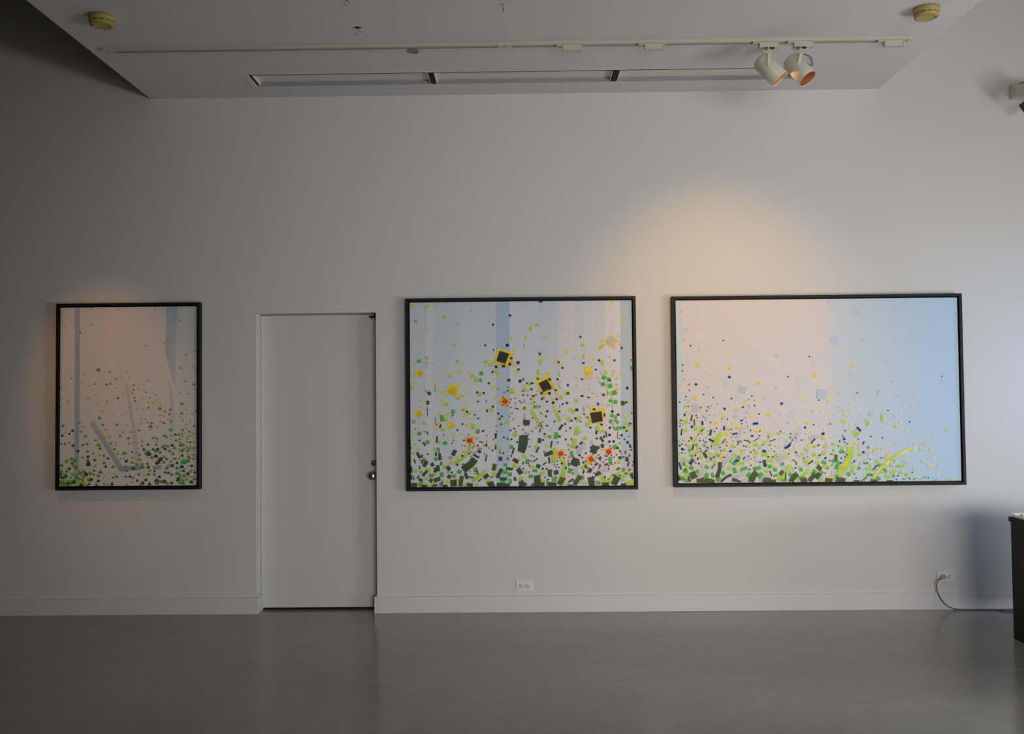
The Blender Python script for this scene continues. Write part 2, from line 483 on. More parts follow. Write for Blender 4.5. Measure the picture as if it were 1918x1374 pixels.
t1, p1, a1 = spotlight(1.385, (.661, -.111, -.743), (1.484, TY, 3.414), 1.466,
                       'cream cylinder spotlight on the track, left one of the pair, aimed steeply right', False, True)
t2, p2, a2 = spotlight(1.590, (.493, -.357, -.787), (1.657, TY, 3.411), 1.655,
                       'cream cylinder spotlight with grey wire and open glowing mouth, beside the right end adapter', True, True)
for nm, p, a, e in (('spotlight_glow', p1, a1, 0.9), ('spotlight_glow', p2, a2, 0.35)):
    spot(nm, p + a * .004, p + a, e, (1.0, .48, .18), 150, .6, .015)

# ------------------------------------------------------------------ smoke detectors
def detector(loc, label, rot):
    t = empty('smoke_detector', loc, label, 'smoke detector', 'yellowed smoke detectors on the ceiling')
    b = MB(); b.lathe([(.066, 0), (.066, -.006), (.070, -.008), (.070, -.010), (.069, -.030), (.067, -.034)], None, 56); b.build('base', M_YELLOW, t)
    b = MB(); b.lathe([(.067, -.0385), (.067, -.041), (.063, -.050), (.054, -.055), (.046, -.0555), (.044, -.054), (.03, -.054), (0, -.0535)], None, 56); b.build('cover', M_YELLOW, t)
    b = MB(); b.lathe([(.0655, -.034), (.0655, -.0385)], None, 56); b.build('vent_slot', M_BLACK, t)
    b = MB(); b.box((.060, -.004, -.0388), (.0668, .004, -.0338)); rb = b.build('rib', M_YELLOW, t)
    for k in range(12):
        o = rb if k == 0 else rb.copy()
        if k: COL.objects.link(o); o.parent = t
        o.rotation_euler.z = 2 * PI * k / 12 + .1
    b = MB(); b.lathe([(.008, 0), (.008, -.003), (0, -.0035)], Matrix.Translation((rot * .045, -.018, -.0545)), 16); b.build('indicator', M_SCREW, t)
    b = MB()
    b.box((-.02, -.0712, -.012), (-.002, -.069, -.006), Matrix.Rotation(rot * .9, 4, 'Z')); b.build('label_sticker', M_STAIN, t)


detector((-2.300, -1.405, HC), 'yellowed round smoke detector on the ceiling above the small picture on the left', -1)
detector((2.238, -1.352, HC), 'yellowed round smoke detector on the ceiling beyond the right end of the track', 1)

# ------------------------------------------------------------------ ceiling hooks
def eyehook(x, y, label):
    t = empty('eye_hook', (x, y, HC), label, 'hook', 'metal eye hooks in the ceiling')
    b = MB(); b.tube([(0, 0, 0), (.001, 0, -.010), (.002, 0, -.018)], .0016, 8); b.torus(Matrix.Translation((.004, 0, -.031)) @ Matrix.Rotation(PI / 2, 4, 'X'), .0135, .0019); b.build('ring', M_STEEL, t)
    b = MB(); b.lathe([(.016, 0), (.015, -.002), (.005, -.003), (0, -.0032)], None, 20); b.box((-.024, -.004, -.002), (.024, .004, 0)); b.build('plate', M_DARKMETAL, t)


eyehook(-.927, -1.20, 'small metal eye hook in the ceiling, the one nearer the lighting track')
eyehook(-.917, -1.604, 'small metal eye hook in the ceiling at the top edge of the view')
b = MB(); b.tube([(0, 0, 0), (.002, 0, -.002), (.004, 0, -.012), (.004, 0, -.026)], .0012, 8)
b.lathe([(0, -.026), (.0035, -.028), (.004, -.031), (.003, -.034), (0, -.036)], Matrix.Translation((.0035, 0, 0)), 12)
b.box((-.008, -.003, -.002), (.002, .003, 0))
o = b.build('ceiling_hook', M_DARKMETAL); o.location = (-.093, -1.485, HC)
o['label'] = 'tiny dark straight hook hanging from the ceiling above the track joint'; o['category'] = 'hook'

# ------------------------------------------------------------------ electrical outlets
def outlet(x, z, label, W=.118, H=.072):
    t = empty('electrical_outlet', (x, 0, z), label, 'electrical outlet', 'wall outlets above the baseboard')
    b = MB(); b.box((-W / 2, -.0065, -H / 2), (W / 2, 0, H / 2)); b.build('cover_plate', M_OUTLET, t, .0025)
    for sx in (-.0205, .0205):
        b = MB()
        b.lathe([(.0178, 0), (.0178, .0028), (.0168, .0036), (0, .0036)], Matrix.Translation((sx, -.006, 0)) @ Matrix.Rotation(PI / 2, 4, 'X'), 32)
        r = b.build('receptacle', M_RECEP, t)
        b = MB()
        for dz in (-.0062, .0062): b.box((sx - .000, -.0101, dz - .0017), (sx + .0095, -.0094, dz + .0017))
        b.lathe([(.0030, 0), (0, .0006)], Matrix.Translation((sx - .0085, -.0095, 0)) @ Matrix.Rotation(PI / 2, 4, 'X'), 12)
        b.build('slot', M_BLACK, r)
    b = MB(); b.lathe([(.0028, 0), (0, .001)], Matrix.Translation((0, -.0064, 0)) @ Matrix.Rotation(PI / 2, 4, 'X'), 12); b.build('screw', M_STEEL, t)
    return t


outlet(-.006, .181, 'empty white duplex electrical outlet on the wall below the middle picture')
outlet(2.874, .224, 'white duplex electrical outlet with a grey plug in it, low on the right')
t = empty('power_cord', (2.85, -.01, .224), 'thin grey power cord plugged into the right outlet and trailing along the floor', 'power cord')
b = MB(); px = 2.8535
b.add([(px - .02, -.0105, .207), (px + .017, -.0105, .210), (px + .017, -.0105, .238), (px - .014, -.0105, .238), (px - .027, -.040, .207), (px + .012, -.036, .212), (px + .010, -.036, .234), (px - .018, -.040, .232)],
      [(0, 1, 2, 3), (7, 6, 5, 4), (0, 4, 5, 1), (1, 5, 6, 2), (2, 6, 7, 3), (3, 7, 4, 0)])
part(b, 'plug', M_PLUG, t, .003)
b = MB()
b.tube(spline([(px - .018, -.036, .216), (px - .044, -.034, .200), (px - .054, -.030, .165), (px - .044, -.028, .115), (px - .022, -.030, .070), (px + .012, -.033, .032), (px + .06, -.036, .010), (px + .13, -.040, .0036), (px + .26, -.045, .0036), (px + .37, -.05, .0036), (px + .46, -.06, .006), (px + .54, -.085, .012), (px + .60, -.12, .010), (px + .66, -.2, .0036), (px + .72, -.36, .0036)], 10), .0034)
b.tube(spline([(px + .34, -.075, .0036), (px + .39, -.115, .0036), (px + .47, -.135, .0036), (px + .58, -.15, .0036), (px + .70, -.20, .0036)], 8), .0026)
part(b, 'cable', M_CORD, t)

# ------------------------------------------------------------------ desk at the right edge
DKX, DKY1, DKY0, DKH = 2.930, -.765, -2.15, .728
t = empty('desk', (3.35, -1.45, 0), 'dark brown desk standing on the floor at the right edge', 'desk')
b = MB(); b.box((DKX, DKY0, .0), (DKX + .025, DKY1, DKH - .028)); part(b, 'side_panel', M_DESK, t, .0015)
b = MB(); b.box((DKX + .76, DKY0, .0), (DKX + .785, DKY1, DKH - .028)); part(b, 'side_panel', M_DESK, t, .0015)
b = MB(); b.box((DKX + .025, DKY1 - .03, .12), (DKX + .76, DKY1 - .012, DKH - .028)); part(b, 'back_panel', M_DESK, t)
b = MB(); b.box((DKX - .008, DKY0 - .01, DKH - .028), (DKX + .795, DKY1 + .012, DKH)); part(b, 'desktop', M_DESK, t, .002)
t = empty('paper_tray', (2.99, -.83, DKH), 'low white tray lying on the far corner of the dark desk', 'tray')
b = MB(); b.box((2.938, -.95, DKH), (3.16, -.765, DKH + .004)); b.box((2.938, -.772, DKH + .003), (3.16, -.765, DKH + .022)); b.box((3.153, -.95, DKH + .003), (3.16, -.765, DKH + .022))
part(b, 'tray_body', M_OUTLET, t, .001)
b = MB(); b.box((2.950, -.94, DKH + .004), (3.150, -.775, DKH + .009)); part(b, 'paper', M_RECEP, t)
for x in (2.940, 2.985):
    b = MB(); b.box((x, -.79, DKH + .0045), (x + .004, -.781, DKH + .018)); part(b, 'clip', M_GWIRE, t)

# ------------------------------------------------------------------ wall lamp cut by the right edge
t = empty('wall_lamp', (3.45, 0, 3.55), 'cream box with black wire and dark lamp head on the wall, upper right', 'wall lamp')
b = MB(); b.box((3.395, -.085, 3.505), (3.60, 0, 3.592)); part(b, 'wall_box', M_CREAM, t, .004)
b = MB(); b.tube(spline([(3.430, -.06, 3.592), (3.450, -.07, 3.602), (3.50, -.09, 3.606), (3.55, -.12, 3.58)], 8), .0035); part(b, 'wire', M_CORD, t)
b = MB(); b.box((3.50, -.17, 3.47), (3.52, -.08, 3.53)); b.box((3.43, -.27, 3.475), (3.52, -.15, 3.490)); part(b, 'arm', M_CREAM, t, .002)
Ml = Matrix.Translation((3.415, -.25, 3.41)) @ Matrix.Rotation(math.radians(-35), 4, 'Y')
b = MB(); b.box((-.06, -.05, -.035), (.10, .05, .035), Ml); part(b, 'lamp_head', M_DARKMETAL, t, .006)
b = MB(); b.lathe([(.024, .0), (.022, .006), (0, .008)], Ml @ Matrix.Translation((.0, -.052, .0)) @ Matrix.Rotation(PI / 2, 4, 'X'), 20); part(b, 'lens', M_LENS, t)

# ------------------------------------------------------------------ framed paintings
PAL = dict(
    g=(.52, .72, .08), p=(.60, .76, .32), G=(.11, .50, .08), D=(.060, .095, .042), e=(.10, .12, .035),
    y=(.95, .70, .06), Y=(.92, .70, .02), v=(.86, .76, .24), o=(.92, .55, .12), O=(.95, .52, .03), u=(.88, .72, .45),
    r=(.60, .012, .03), R=(.82, .045, .01), k=(.035, .028, .045), K=(.042, .032, .035), n=(.010, .022, .34),
    w=(.60, .60, .66), W=(.70, .715, .735), b=(.56, .68, .77), c=(.78, .745, .73), l=(.38, .50, .16), L=(.17, .36, .09))


class Art:
    def __init__(s, quad, seed):
        s.q = quad; s.v = []; s.f = []; s.c = []; s.n = 0; s.rnd = random.Random(seed)

    def uv(s, x, y):
        tl, tr, bl, br = s.q
        u = v = .5
        for _ in range(12):
            X = (1 - v) * ((1 - u) * tl[0] + u * tr[0]) + v * ((1 - u) * bl[0] + u * br[0])
            Y = (1 - v) * ((1 - u) * tl[1] + u * tr[1]) + v * ((1 - u) * bl[1] + u * br[1])
            u += (x - X) / (tr[0] - tl[0]); v += (y - Y) / (bl[1] - tl[1])
        return min(1, max(0, u)), min(1, max(0, v))

    def poly(s, pts, cols):
        """pts: photo-frame points on the picture plane; cols: one colour or one per point"""
        uvs = [s.uv(*p) for p in pts]
        us = [a[0] for a in uvs]; vs = [a[1] for a in uvs]
        if max(us) - min(us) < 1e-4 or max(vs) - min(vs) < 1e-4: return
        i0 = len(s.v); s.n += 1
        for u, v in uvs: s.v.append((u, v, s.n))
        s.f.append(list(range(i0, i0 + len(pts))))
        s.c += [cols] * len(pts) if not isinstance(cols, list) else cols

    def shade(s, c, k): return tuple(min(1, max(0, a * k)) for a in c)

    def rect(s, col, cx, cy, w_, h_, a=0, jit=.08, grad=.12):
        t = math.radians(a)
        if w_ < h_: t = -t
        out = []; cols = []
        base = PAL[col] if isinstance(col, str) else col
        small = max(w_, h_) < 3.2
        if col in ('w', 'W', 'b', 'c'): grad = .0
        pts = [(-.5, -.5), (.5, -.5), (.5, .5), (-.5, .5)] if not small else [(-.5, -.2), (-.2, -.5), (.2, -.5), (.5, -.2), (.5, .2), (.2, .5), (-.2, .5), (-.5, .2)]
        for px_, py_ in pts:
            X = px_ * w_ * (1 + s.rnd.uniform(-jit, jit)); Y = py_ * h_ * (1 + s.rnd.uniform(-jit, jit))
            out.append((cx + X * math.cos(t) + Y * math.sin(t), cy - X * math.sin(t) + Y * math.cos(t)))
            cols.append(s.shade(base, 1 + grad * (-2 * py_)))
        s.poly(out, cols)

    def leaf(s, col, cx, cy, r, a):
        base = PAL[col] if isinstance(col, str) else col
        out = []; cols = []
        for k, (ang, rr) in enumerate(((0, 1.0), (55, .85), (115, .95), (180, .55), (245, .95), (305, .85))):
            t = math.radians(a + ang + s.rnd.uniform(-10, 10))
            out.append((cx + r * rr * math.cos(t), cy - r * rr * math.sin(t)))
            cols.append(s.shade(base, (1.5, 1.2, .8, .55, .7, 1.15)[k]))
        s.poly(out, cols)

    def band(s, col, pts, wd):
        P = spline([(x, y, 0) for x, y in pts], 4) if len(pts) > 2 else [Vector((x, y, 0)) for x, y in pts]
        base = PAL[col] if isinstance(col, str) else col
        L = []; R = []; n = len(P)
        for i, p in enumerate(P):
            t = (P[min(i + 1, n - 1)] - P[max(i - 1, 0)]).normalized()
            nn = Vector((-t.y, t.x, 0)) * wd / 2
            L.append(p + nn); R.append(p - nn)
        for i in range(n - 1):
            k0 = 1.1 - .2 * i / (n - 1); k1 = 1.1 - .2 * (i + 1) / (n - 1)
            s.poly([L[i][:2], L[i + 1][:2], R[i + 1][:2], R[i][:2]], [s.shade(base, k0), s.shade(base, k1), s.shade(base, k1), s.shade(base, k0)])

    def crop(s, x0, y0, sc_, data):
        for ln in data.replace('\n', ';').split(';'):
            q = ln.split()
            if not q: continue
            if q[0] == 'S':
                n = [float(a) for a in q[2:]]
                s.band(q[1], [(x0 + n[i] / sc_, y0 + n[i + 1] / sc_) for i in range(1, len(n), 2)], n[0] / sc_)
            elif q[0] == 'F':
                n = [float(a) for a in q[2:]]
                s.leaf(q[1], x0 + n[0] / sc_, y0 + n[1] / sc_, n[2] / sc_ / 2, n[3] if len(n) > 3 else 90)
            elif q[0][0] == '.':          # ".r x y x y ..." small dots, size after colour letter
                col = q[0][1]; sz = float(q[0][2:]); n = [float(a) for a in q[1:]]
                for i in range(0, len(n), 2): s.rect(col, x0 + n[i] / sc_, y0 + n[i + 1] / sc_, sz / sc_, sz / sc_, s.rnd.uniform(0, 60))
            else:
                n = [float(a) for a in q[1:]]
                if len(n) < 4: n = n[:2] + [n[2] if len(n) > 2 else 24] * 2
                s.rect(q[0], x0 + n[0] / sc_, y0 + n[1] / sc_, n[2] / sc_, n[3] / sc_, n[4] if len(n) > 4 else s.rnd.uniform(-8, 8))

    def build(s, x0, x1, z0, z1, y, parent):
        me = bpy.data.meshes.new('canvas')
        vs = [(x0 + u * (x1 - x0) - parent.location.x, y - n * 2.5e-6 - parent.location.y, z1 - v * (z1 - z0) - parent.location.z) for u, v, n in s.v]
        # canvas body behind the paint
        i0 = len(vs); yb = y + .022
        a = parent.location
        body = [(x0, y, z0), (x1, y, z0), (x1, yb, z0), (x0, yb, z0), (x0, y, z1), (x1, y, z1), (x1, yb, z1), (x0, yb, z1)]
        vs += [(p[0] - a.x, p[1] - a.y, p[2] - a.z) for p in body]
        fs = s.f + [[i0 + i for i in f] for f in ((0, 3, 2, 1), (4, 5, 6, 7), (0, 1, 5, 4), (1, 2, 6, 5), (2, 3, 7, 6), (3, 0, 4, 7))]
        me.from_pydata(vs, [], fs)
        at = me.attributes.new('paint', 'FLOAT_COLOR', 'POINT')
        for i, c in enumerate(s.c + [(.72, .71, .70)] * 8): at.data[i].color = (*c, 1)
        me.materials.append(M_ART)
        # make every paint face look towards the room
        me.update()
        for p in list(me.polygons)[:len(s.f)]:
            if p.normal.y > 0: p.flip()
        o = bpy.data.objects.new('canvas', me); COL.objects.link(o); o.parent = parent
        return o


def picture(x0, x1, z0, z1, cx0, cx1, cz0, cz1, label, art):
    """outer frame rectangle, canvas rectangle"""
    t = empty('framed_painting', ((x0 + x1) / 2, 0, z0), label, 'painting')
    yf, tk = -.055, .019
    b = MB()
    b.box((x0, yf, z0), (x1, -.002, z0 + tk)); b.box((x0, yf, z1 - tk), (x1, -.002, z1))
    b.box((x0, yf, z0 + tk), (x0 + tk, -.002, z1 - tk)); b.box((x1 - tk, yf, z0 + tk), (x1, -.002, z1 - tk))
    b.box((x0 + tk, -.016, z0 + tk), (x1 - tk, -.008, z1 - tk))
    part(b, 'frame', M_FRAME, t)
    art.build(cx0, cx1, cz0, cz1, -.042, t)
    return t


def lerp(a, b_, t): return tuple(x + (y - x) * t for x, y in zip(a, b_))


# ---- picture left of the door: scattered leaves
Q1 = ((110.8, 576), (366.5, 570.8), (111.4, 911), (367.8, 911.8))
A1 = Art(Q1, 11)
bx, by, s1 = 90, 550, 6.393
base1 = (.66, .635, .64)


def vstripes(A, y0, y1, stripes):
    for xa, xb, c0, c1 in stripes:
        c0, c1 = A.shade(c0, 1.14), A.shade(c1, 1.14)
        A.poly([(xa, y0), (xb, y0), (xb, y1), (xa, y1)], [c0, c0, c1, c1])


blue1 = (.50, .60, .66)
vstripes(A1, 560, 920, [(100, 380, base1, (.68, .66, .66)), (100, 116, (.50, .58, .60), (.60, .64, .66)), (150, 195, (.62, .615, .62), (.67, .66, .66)), (330, 372, (.65, .64, .63), (.66, .65, .65))])
A1.poly([(309, 560), (331, 560), (328, 650), (325, 800), (327, 850), (318, 850), (316, 700), (309, 660)], [blue1, blue1, (.55, .63, .66), (.59, .66, .70), (.68, .70, .72), (.68, .70, .72), (.57, .63, .68), (.48, .55, .6)])
A1.poly([(306, 672), (312, 676), (331, 740), (336, 800), (329, 790), (322, 735)], (.80, .75, .70))
A1.poly([(214, 670), (220, 676), (234, 720), (247, 770), (262, 860), (256, 900), (250, 820), (236, 750)], (.72, .69, .71))
A1.poly([(236, 712), (247, 770), (258, 830), (262, 868), (252, 868), (246, 800), (236, 740)], (.60, .60, .68))
A1.poly([(137.6, 565), (147.4, 565), (148.2, 700), (147.5, 860), (138.5, 860), (138.2, 700)], (.40, .49, .57))
A1.poly([(138.5, 860), (147.5, 860), (147, 912), (139, 912)], [(.40, .49, .57), (.40, .49, .57), (.48, .57, .54), (.48, .57, .54)])
A1.band((.41, .49, .54), [(90 + 515 / s1, 730 + 390 / s1), (90 + 885 / s1, 730 + 975 / s1)], 62 / s1)
A1.poly([(90 + 850 / s1, 730 + 930 / s1), (90 + 1120 / s1, 730 + 912 / s1), (90 + 1120 / s1, 730 + 970 / s1), (90 + 870 / s1, 730 + 990 / s1)], (.33, .40, .45))
A1.poly([(90 + 1245 / s1, 730 + 925 / s1), (90 + 1360 / s1, 730 + 915 / s1), (90 + 1350 / s1, 730 + 965 / s1), (90 + 1260 / s1, 730 + 970 / s1)], (.36, .42, .47))
A1.poly([(90 + 1420 / s1, 730 + 905 / s1), (90 + 1510 / s1, 730 + 895 / s1), (90 + 1510 / s1, 730 + 945 / s1), (90 + 1420 / s1, 730 + 950 / s1)], (.38, .44, .48))
P1U = """F g 505 168 40; F g 820 178 34; F o 1270 172 40; F g 150 332 44; F l 190 385 30; F g 505 368 38; F L 372 465 36; F o 1562 310 44; F u 1662 212 22
F o 1165 620 44; F o 1388 583 38; F L 330 625 26; F g 1748 573 36; F o 1745 672 40; F l 1643 722 40; F g 1728 862 40; F l 1583 888 44; F r 1755 920 18; F r 1637 1053 24
F L 592 915 60; F l 725 938 42; F g 935 945 36; F g 965 998 34; F l 808 1025 38; F p 420 960 44; F u 455 992 24; F l 272 1017 40; F p 188 935 26; F g 402 1050 34; F p 155 790 26
F L 550 1083 30; F l 492 1103 26; F L 692 1093 40; F L 740 1082 36; F l 815 1128 28; F l 1196 1045 30; F l 1018 1097 40; F g 1135 1093 28; F p 1085 1140 40; F l 1015 1155 36; F l 998 1192 32; F g 1138 1155 30
F l 1165 1182 36; F g 888 1195 36; F g 560 1210 34; F l 472 1255 34; F L 830 1255 42; F l 1028 1248 36; F l 1280 1220 34; F l 1210 1247 32; F g 1300 1270 32; F u 1355 1225 20; F l 145 1140 32; F L 1738 1090 42; F g 1575 1187 34
F o 1672 1200 38; F o 1600 1218 24; F o 1612 1042 18; F p 140 1010 30; F p 140 890 30; F l 150 1262 30; F o 1752 1155 24; F o 1748 405 22; F u 1655 845 22; F u 1420 312 24"""
A1.crop(90, 550, s1, P1U)
P1D = """F l 232 147 34; F l 145 210 30; F u 200 248 22; F p 262 270 30; F p 258 330 30; F l 705 140 34; F g 765 145 32; F g 588 180 32; F g 640 262 32; F u 440 308 34; F g 765 308 30; F g 920 280 34
F G 612 345 52; F L 650 427 36; F L 822 425 40; F l 935 427 24; F l 683 487 36; F p 785 475 24; F u 745 403 26; F L 1035 140 32; F l 1130 122 24; F l 1192 155 26; F g 1258 163 36; F g 1340 165 24; F L 1198 220 34; F l 1125 236 28; F l 1063 227 26
F L 1332 233 50; F O 1312 230 28; F L 1393 270 34; F L 1457 245 38; F G 1597 175 52; F L 1597 290 44; F o 1643 243 36; F g 1722 295 40; F r 1760 260 24; F r 1690 378 20; F o 1577 333 34; F o 1393 320 40; F O 1343 390 50; F o 1432 365 34; F L 1447 303 38
F l 1338 315 30; F l 1605 375 34; F l 1468 390 50; F L 1384 408 40; F o 1645 422 36; F o 1703 398 32; F G 1235 410 44; F G 1225 450 60; F g 1110 410 40; F l 1185 397 34; F g 1300 460 36; F p 1105 350 30; F l 1160 360 26; F g 1215 485 36; F L 1083 495 40
F G 1745 443 40; F G 1465 490 56; F g 1650 472 36; F L 1605 495 44; F G 1688 515 42; F G 1390 560 50; F G 1415 578 44; F D 1522 550 40; F L 1563 550 40; F l 1470 560 30; F l 1605 570 40; F G 1530 620 46; F L 1575 603 36; F l 1667 597 38; F g 1712 568 34
F D 290 497 44; F L 172 437 46; F G 370 395 40; F D 250 532 36; F D 163 555 40; F L 393 507 34; F l 428 450 30; F G 443 558 46; F g 200 515 30; F l 430 568 30; F L 565 610 40; F l 735 575 38; F L 858 560 40; F l 895 520 36; F u 820 520 26; F g 893 492 28; F l 980 512 38
F L 960 590 46; F L 1128 627 40; F L 1250 592 40; F L 1300 597 36; F L 748 650 40; F g 803 637 44; F l 965 653 42; F l 1015 640 30; F G 600 670 60; F L 620 710 50; F D 295 675 46; F L 410 668 46; F L 463 658 44; F L 195 650 40; F l 250 635 40; F L 150 655 36; F D 355 740 46; F L 790 720 46; F G 905 772 60; F G 925 770 44; F L 1003 757 40
F L 468 745 46; F L 537 770 40; F g 615 790 40; F L 667 797 44; F L 830 778 34; F D 475 808 44; F L 410 815 40; F D 560 848 44; F D 715 833 42; F g 865 835 44; F L 1098 790 36; F l 1008 825 40; F D 935 867 48; F L 1005 883 48; F g 1050 885 44; F L 1060 905 40; F L 1105 850 36
F D 480 900 70; F L 668 887 46; F D 688 930 44; F L 565 920 36; F L 778 935 50; F g 780 915 40; F L 550 975 44; F L 625 995 60; F D 1197 943 46; F L 1130 940 60; F L 1190 900 46; F L 1122 902 46; F D 1022 955 50; F L 935 928 34; F D 940 985 30; F D 455 1020 60; F L 430 990 60
F G 1190 770 90; F D 1205 785 70; F D 1145 727 44; F D 1192 668 40; F L 1120 683 36; F L 1293 668 40; F D 1255 728 40; F L 1290 745 60; F D 1310 725 50; F L 1340 763 50; F D 1400 725 50; F L 1370 700 50; F L 1430 690 46; F D 1485 680 48; F L 1450 745 50; F L 1490 780 54; F L 1515 715 46; F L 1393 680 40
F L 1590 680 60; F G 1620 670 50; F l 1660 700 40; F G 1600 745 60; F L 1700 700 36; F L 1745 712 40; F L 1670 750 44; F D 1605 805 44; F L 1683 820 48; F r 1665 790 20; F r 1747 642 22; F r 1720 978 26; F o 1645 735 26; F o 1710 755 26; F l 1735 790 50; F D 1720 930 44; F L 1735 845 36
F D 1290 810 60; F L 1240 825 50; F D 1345 850 70; F D 1320 880 60; F G 1380 820 56; F L 1420 845 48; F L 1385 880 48; F L 1515 840 50; F D 1300 895 50; F L 1470 875 40; F D 1543 893 46; F G 1620 880 90; F G 1670 870 70; F D 1600 940 60; F L 1545 955 56; F L 1420 955 54; F D 1487 925 46; F D 1440 1010 50; F D 1400 1005 40
F L 1480 1033 48; F D 1620 990 46; F L 1545 1020 60; F G 1575 1035 50; F D 1670 1030 60; F L 1625 1050 56; F D 1755 1010 40; F L 1700 1000 40; F g 1745 1055 40; F L 1200 1027 50; F g 1150 1035 36; F L 1087 1027 44; F L 1273 1030 40; F D 1335 1058 46; F D 1275 990 36; F l 1215 980 50
F L 602 1038 50; F L 545 1022 40; F L 778 1060 40; F L 822 1050 44; F L 930 1052 44; F D 982 1053 44; F L 1020 1067 36; F D 1172 1095 48; F D 1068 1100 40; F l 1003 1120 40; F D 603 1100 48; F L 485 1085 50; F D 490 1135 40; F u 660 1065 30; F D 765 1142 46; F g 715 1140 50; F l 670 1130 40; F l 770 1118 36
F D 1300 1110 70; F L 1305 1135 60; F D 1390 1120 70; F L 1350 1115 50; F G 1430 1140 50; F D 1480 1135 50; F D 1570 1095 90; F G 1600 1125 100; F L 1660 1095 40; F D 1715 1125 60; F L 1750 1090 50; F D 1130 1135 60; F L 1115 1145 50; F l 945 1145 40; F L 580 1148 50; F D 1215 1145 50"""
A1.crop(90, 730, s1, P1D)
rr_ = random.Random(3)
for _ in range(150):
    # thick foliage in the lower left corner
    x = rr_.uniform(130, 520); y = 740 + 420 * rr_.random() ** .6
    if rr_.random() > (1.25 - (x - 130) / 420) * ((y - 700) / 440): continue
    A1.leaf(rr_.choice('LLGDlDg'), 90 + x / s1, 730 + y / s1, rr_.uniform(20, 31) / s1, rr_.uniform(50, 130))
for _ in range(90):
    x = rr_.uniform(530, 1750); y = rr_.uniform(560, 1140)
    A1.leaf(rr_.choice('luuplg'), 90 + x / s1, 730 + y / s1, rr_.uniform(9, 15) / s1, rr_.uniform(50, 130))
for _ in range(36):
    x = rr_.uniform(1560, 1765); y = rr_.uniform(500, 1140)
    A1.leaf(rr_.choice('loolLG'), 90 + x / s1, 730 + y / s1, rr_.uniform(10, 20) / s1, rr_.uniform(50, 130))

# ---- middle picture: geometric flowers
Q2 = ((766, 565), (1183.5, 560), (770, 913), (1189, 909))
A2 = Art(Q2, 22)
s2 = 6.871
W0, W1 = (.66, .67, .70), (.70, .70, .71)
Bl = (.50, .58, .68)
vstripes(A2, 550, 920, [(750, 1200, (.64, .66, .69), W1), (764, 797, (.56, .60, .66), (.64, .66, .68)), (797, 811, (.66, .66, .69), (.68, .68, .70)), (811, 858, (.57, .62, .69), (.65, .67, .705)), (858, 908, (.60, .63, .68), (.69, .69, .70)),
    (828, 843, (.555, .615, .69), (.63, .66, .70)), (908, 928, (.58, .62, .66), (.68, .68, .70)), (982, 1008, (.64, .65, .70), (.67, .68, .71)), (1008, 1047, (.585, .625, .67), (.65, .67, .70)), (1047, 1075, (.67, .65, .69), (.70, .69, .71)), (1075, 1134, (.62, .63, .66), (.69, .68, .71)),
    (1134, 1163, (.69, .67, .68), (.71, .69, .70))])
A2.poly([(928, 555), (954, 555), (957, 915), (931, 915)], [(.46, .59, .74), (.46, .59, .74), (.60, .69, .79), (.60, .69, .79)])
A2.poly([(1162, 555), (1184, 555), (1190, 915), (1166, 915)], [(.50, .62, .69), (.50, .62, .69), (.59, .68, .75), (.59, .68, .75)])
P2A = """g 208 210 48 40; g 400 222 50 42; g 632 180 44 16; l 258 413 44 34; g 620 360 44 40 20; p 225 595 55 38 10; g 760 722 32 46 -15; g 400 888 48 42; G 302 933 55 42 20; g 798 937 42 40; g 1168 937 45 48 10; g 1228 978 48 44; g 1310 1065 55 60 30; p 210 1020 44 44
p 700 1112 50 50 15; g 993 1120 52 50 20; G 1110 1092 52 52 15; g 1043 1168 52 65 10; G 1098 1180 45 45 30; g 1505 1312 55 70 -20; g 208 1282 40 50; p 395 1320 40 50; D 438 1350 44 44 20; b 380 990 60 90; g 1460 950 40 40
.o24 412 515 243 976 960 1083 725 1120 690 1140 230 1215 478 1118 482 968 843 978
.u22 620 612 460 732 880 782 1157 350 328 1217 790 1217 400 1190 1160 800 296 1012 965 465 1292 680 400 703 245 285 240 1252 545 1290 830 1250 333 960
.o20 1144 602 570 1207 615 1092 672 1258 640 1312 265 1128 210 1133 197 1080 197 740 240 1112
y 1500 637 32 30 30; y 1537 780 32 36; y 1530 985 40 40 40; y 1573 1070 42 42 30; y 1350 1140 38 50; y 1270 1265 46 40; y 832 1073 42 40; y 522 1232 36 36; y 606 1333 36 36; o 922 1333 36 22; u 615 1022 24; y 1265 967 20 26
o 1500 935 40 34; Y 1395 893 200 205 20; o 1470 965 90 26 15; k 1388 882 130 140 20; o 258 1078 24; Y 312 1093 84 84 42; O 312 1093 46 46 42; Y 745 1305 135 135 -25; O 742 1308 76 76 -20
k 1480 338 30 30; k 1261 458 28; k 1160 725 24 22; k 1268 786 14 28 -25; k 1447 726 40 40 20; k 1497 893 36 30; k 1397 995 42 36 15; k 1480 972 38 38; k 1300 1006 34 38 -30; k 1583 952 40 36 30; k 1593 1040 30 22; k 1255 1072 18 38 35; k 1467 1178 36 38; k 1612 1192 38 38; k 1210 1220 30 26; k 1060 1338 26; k 1145 1345 26; k 1453 1318 22; k 512 1295 6 85; k 808 445 5 30 -15; k 972 275 5 30; k 405 960 12
.r19 1458 1268 1409 1336 1327 1297 1645 1320"""
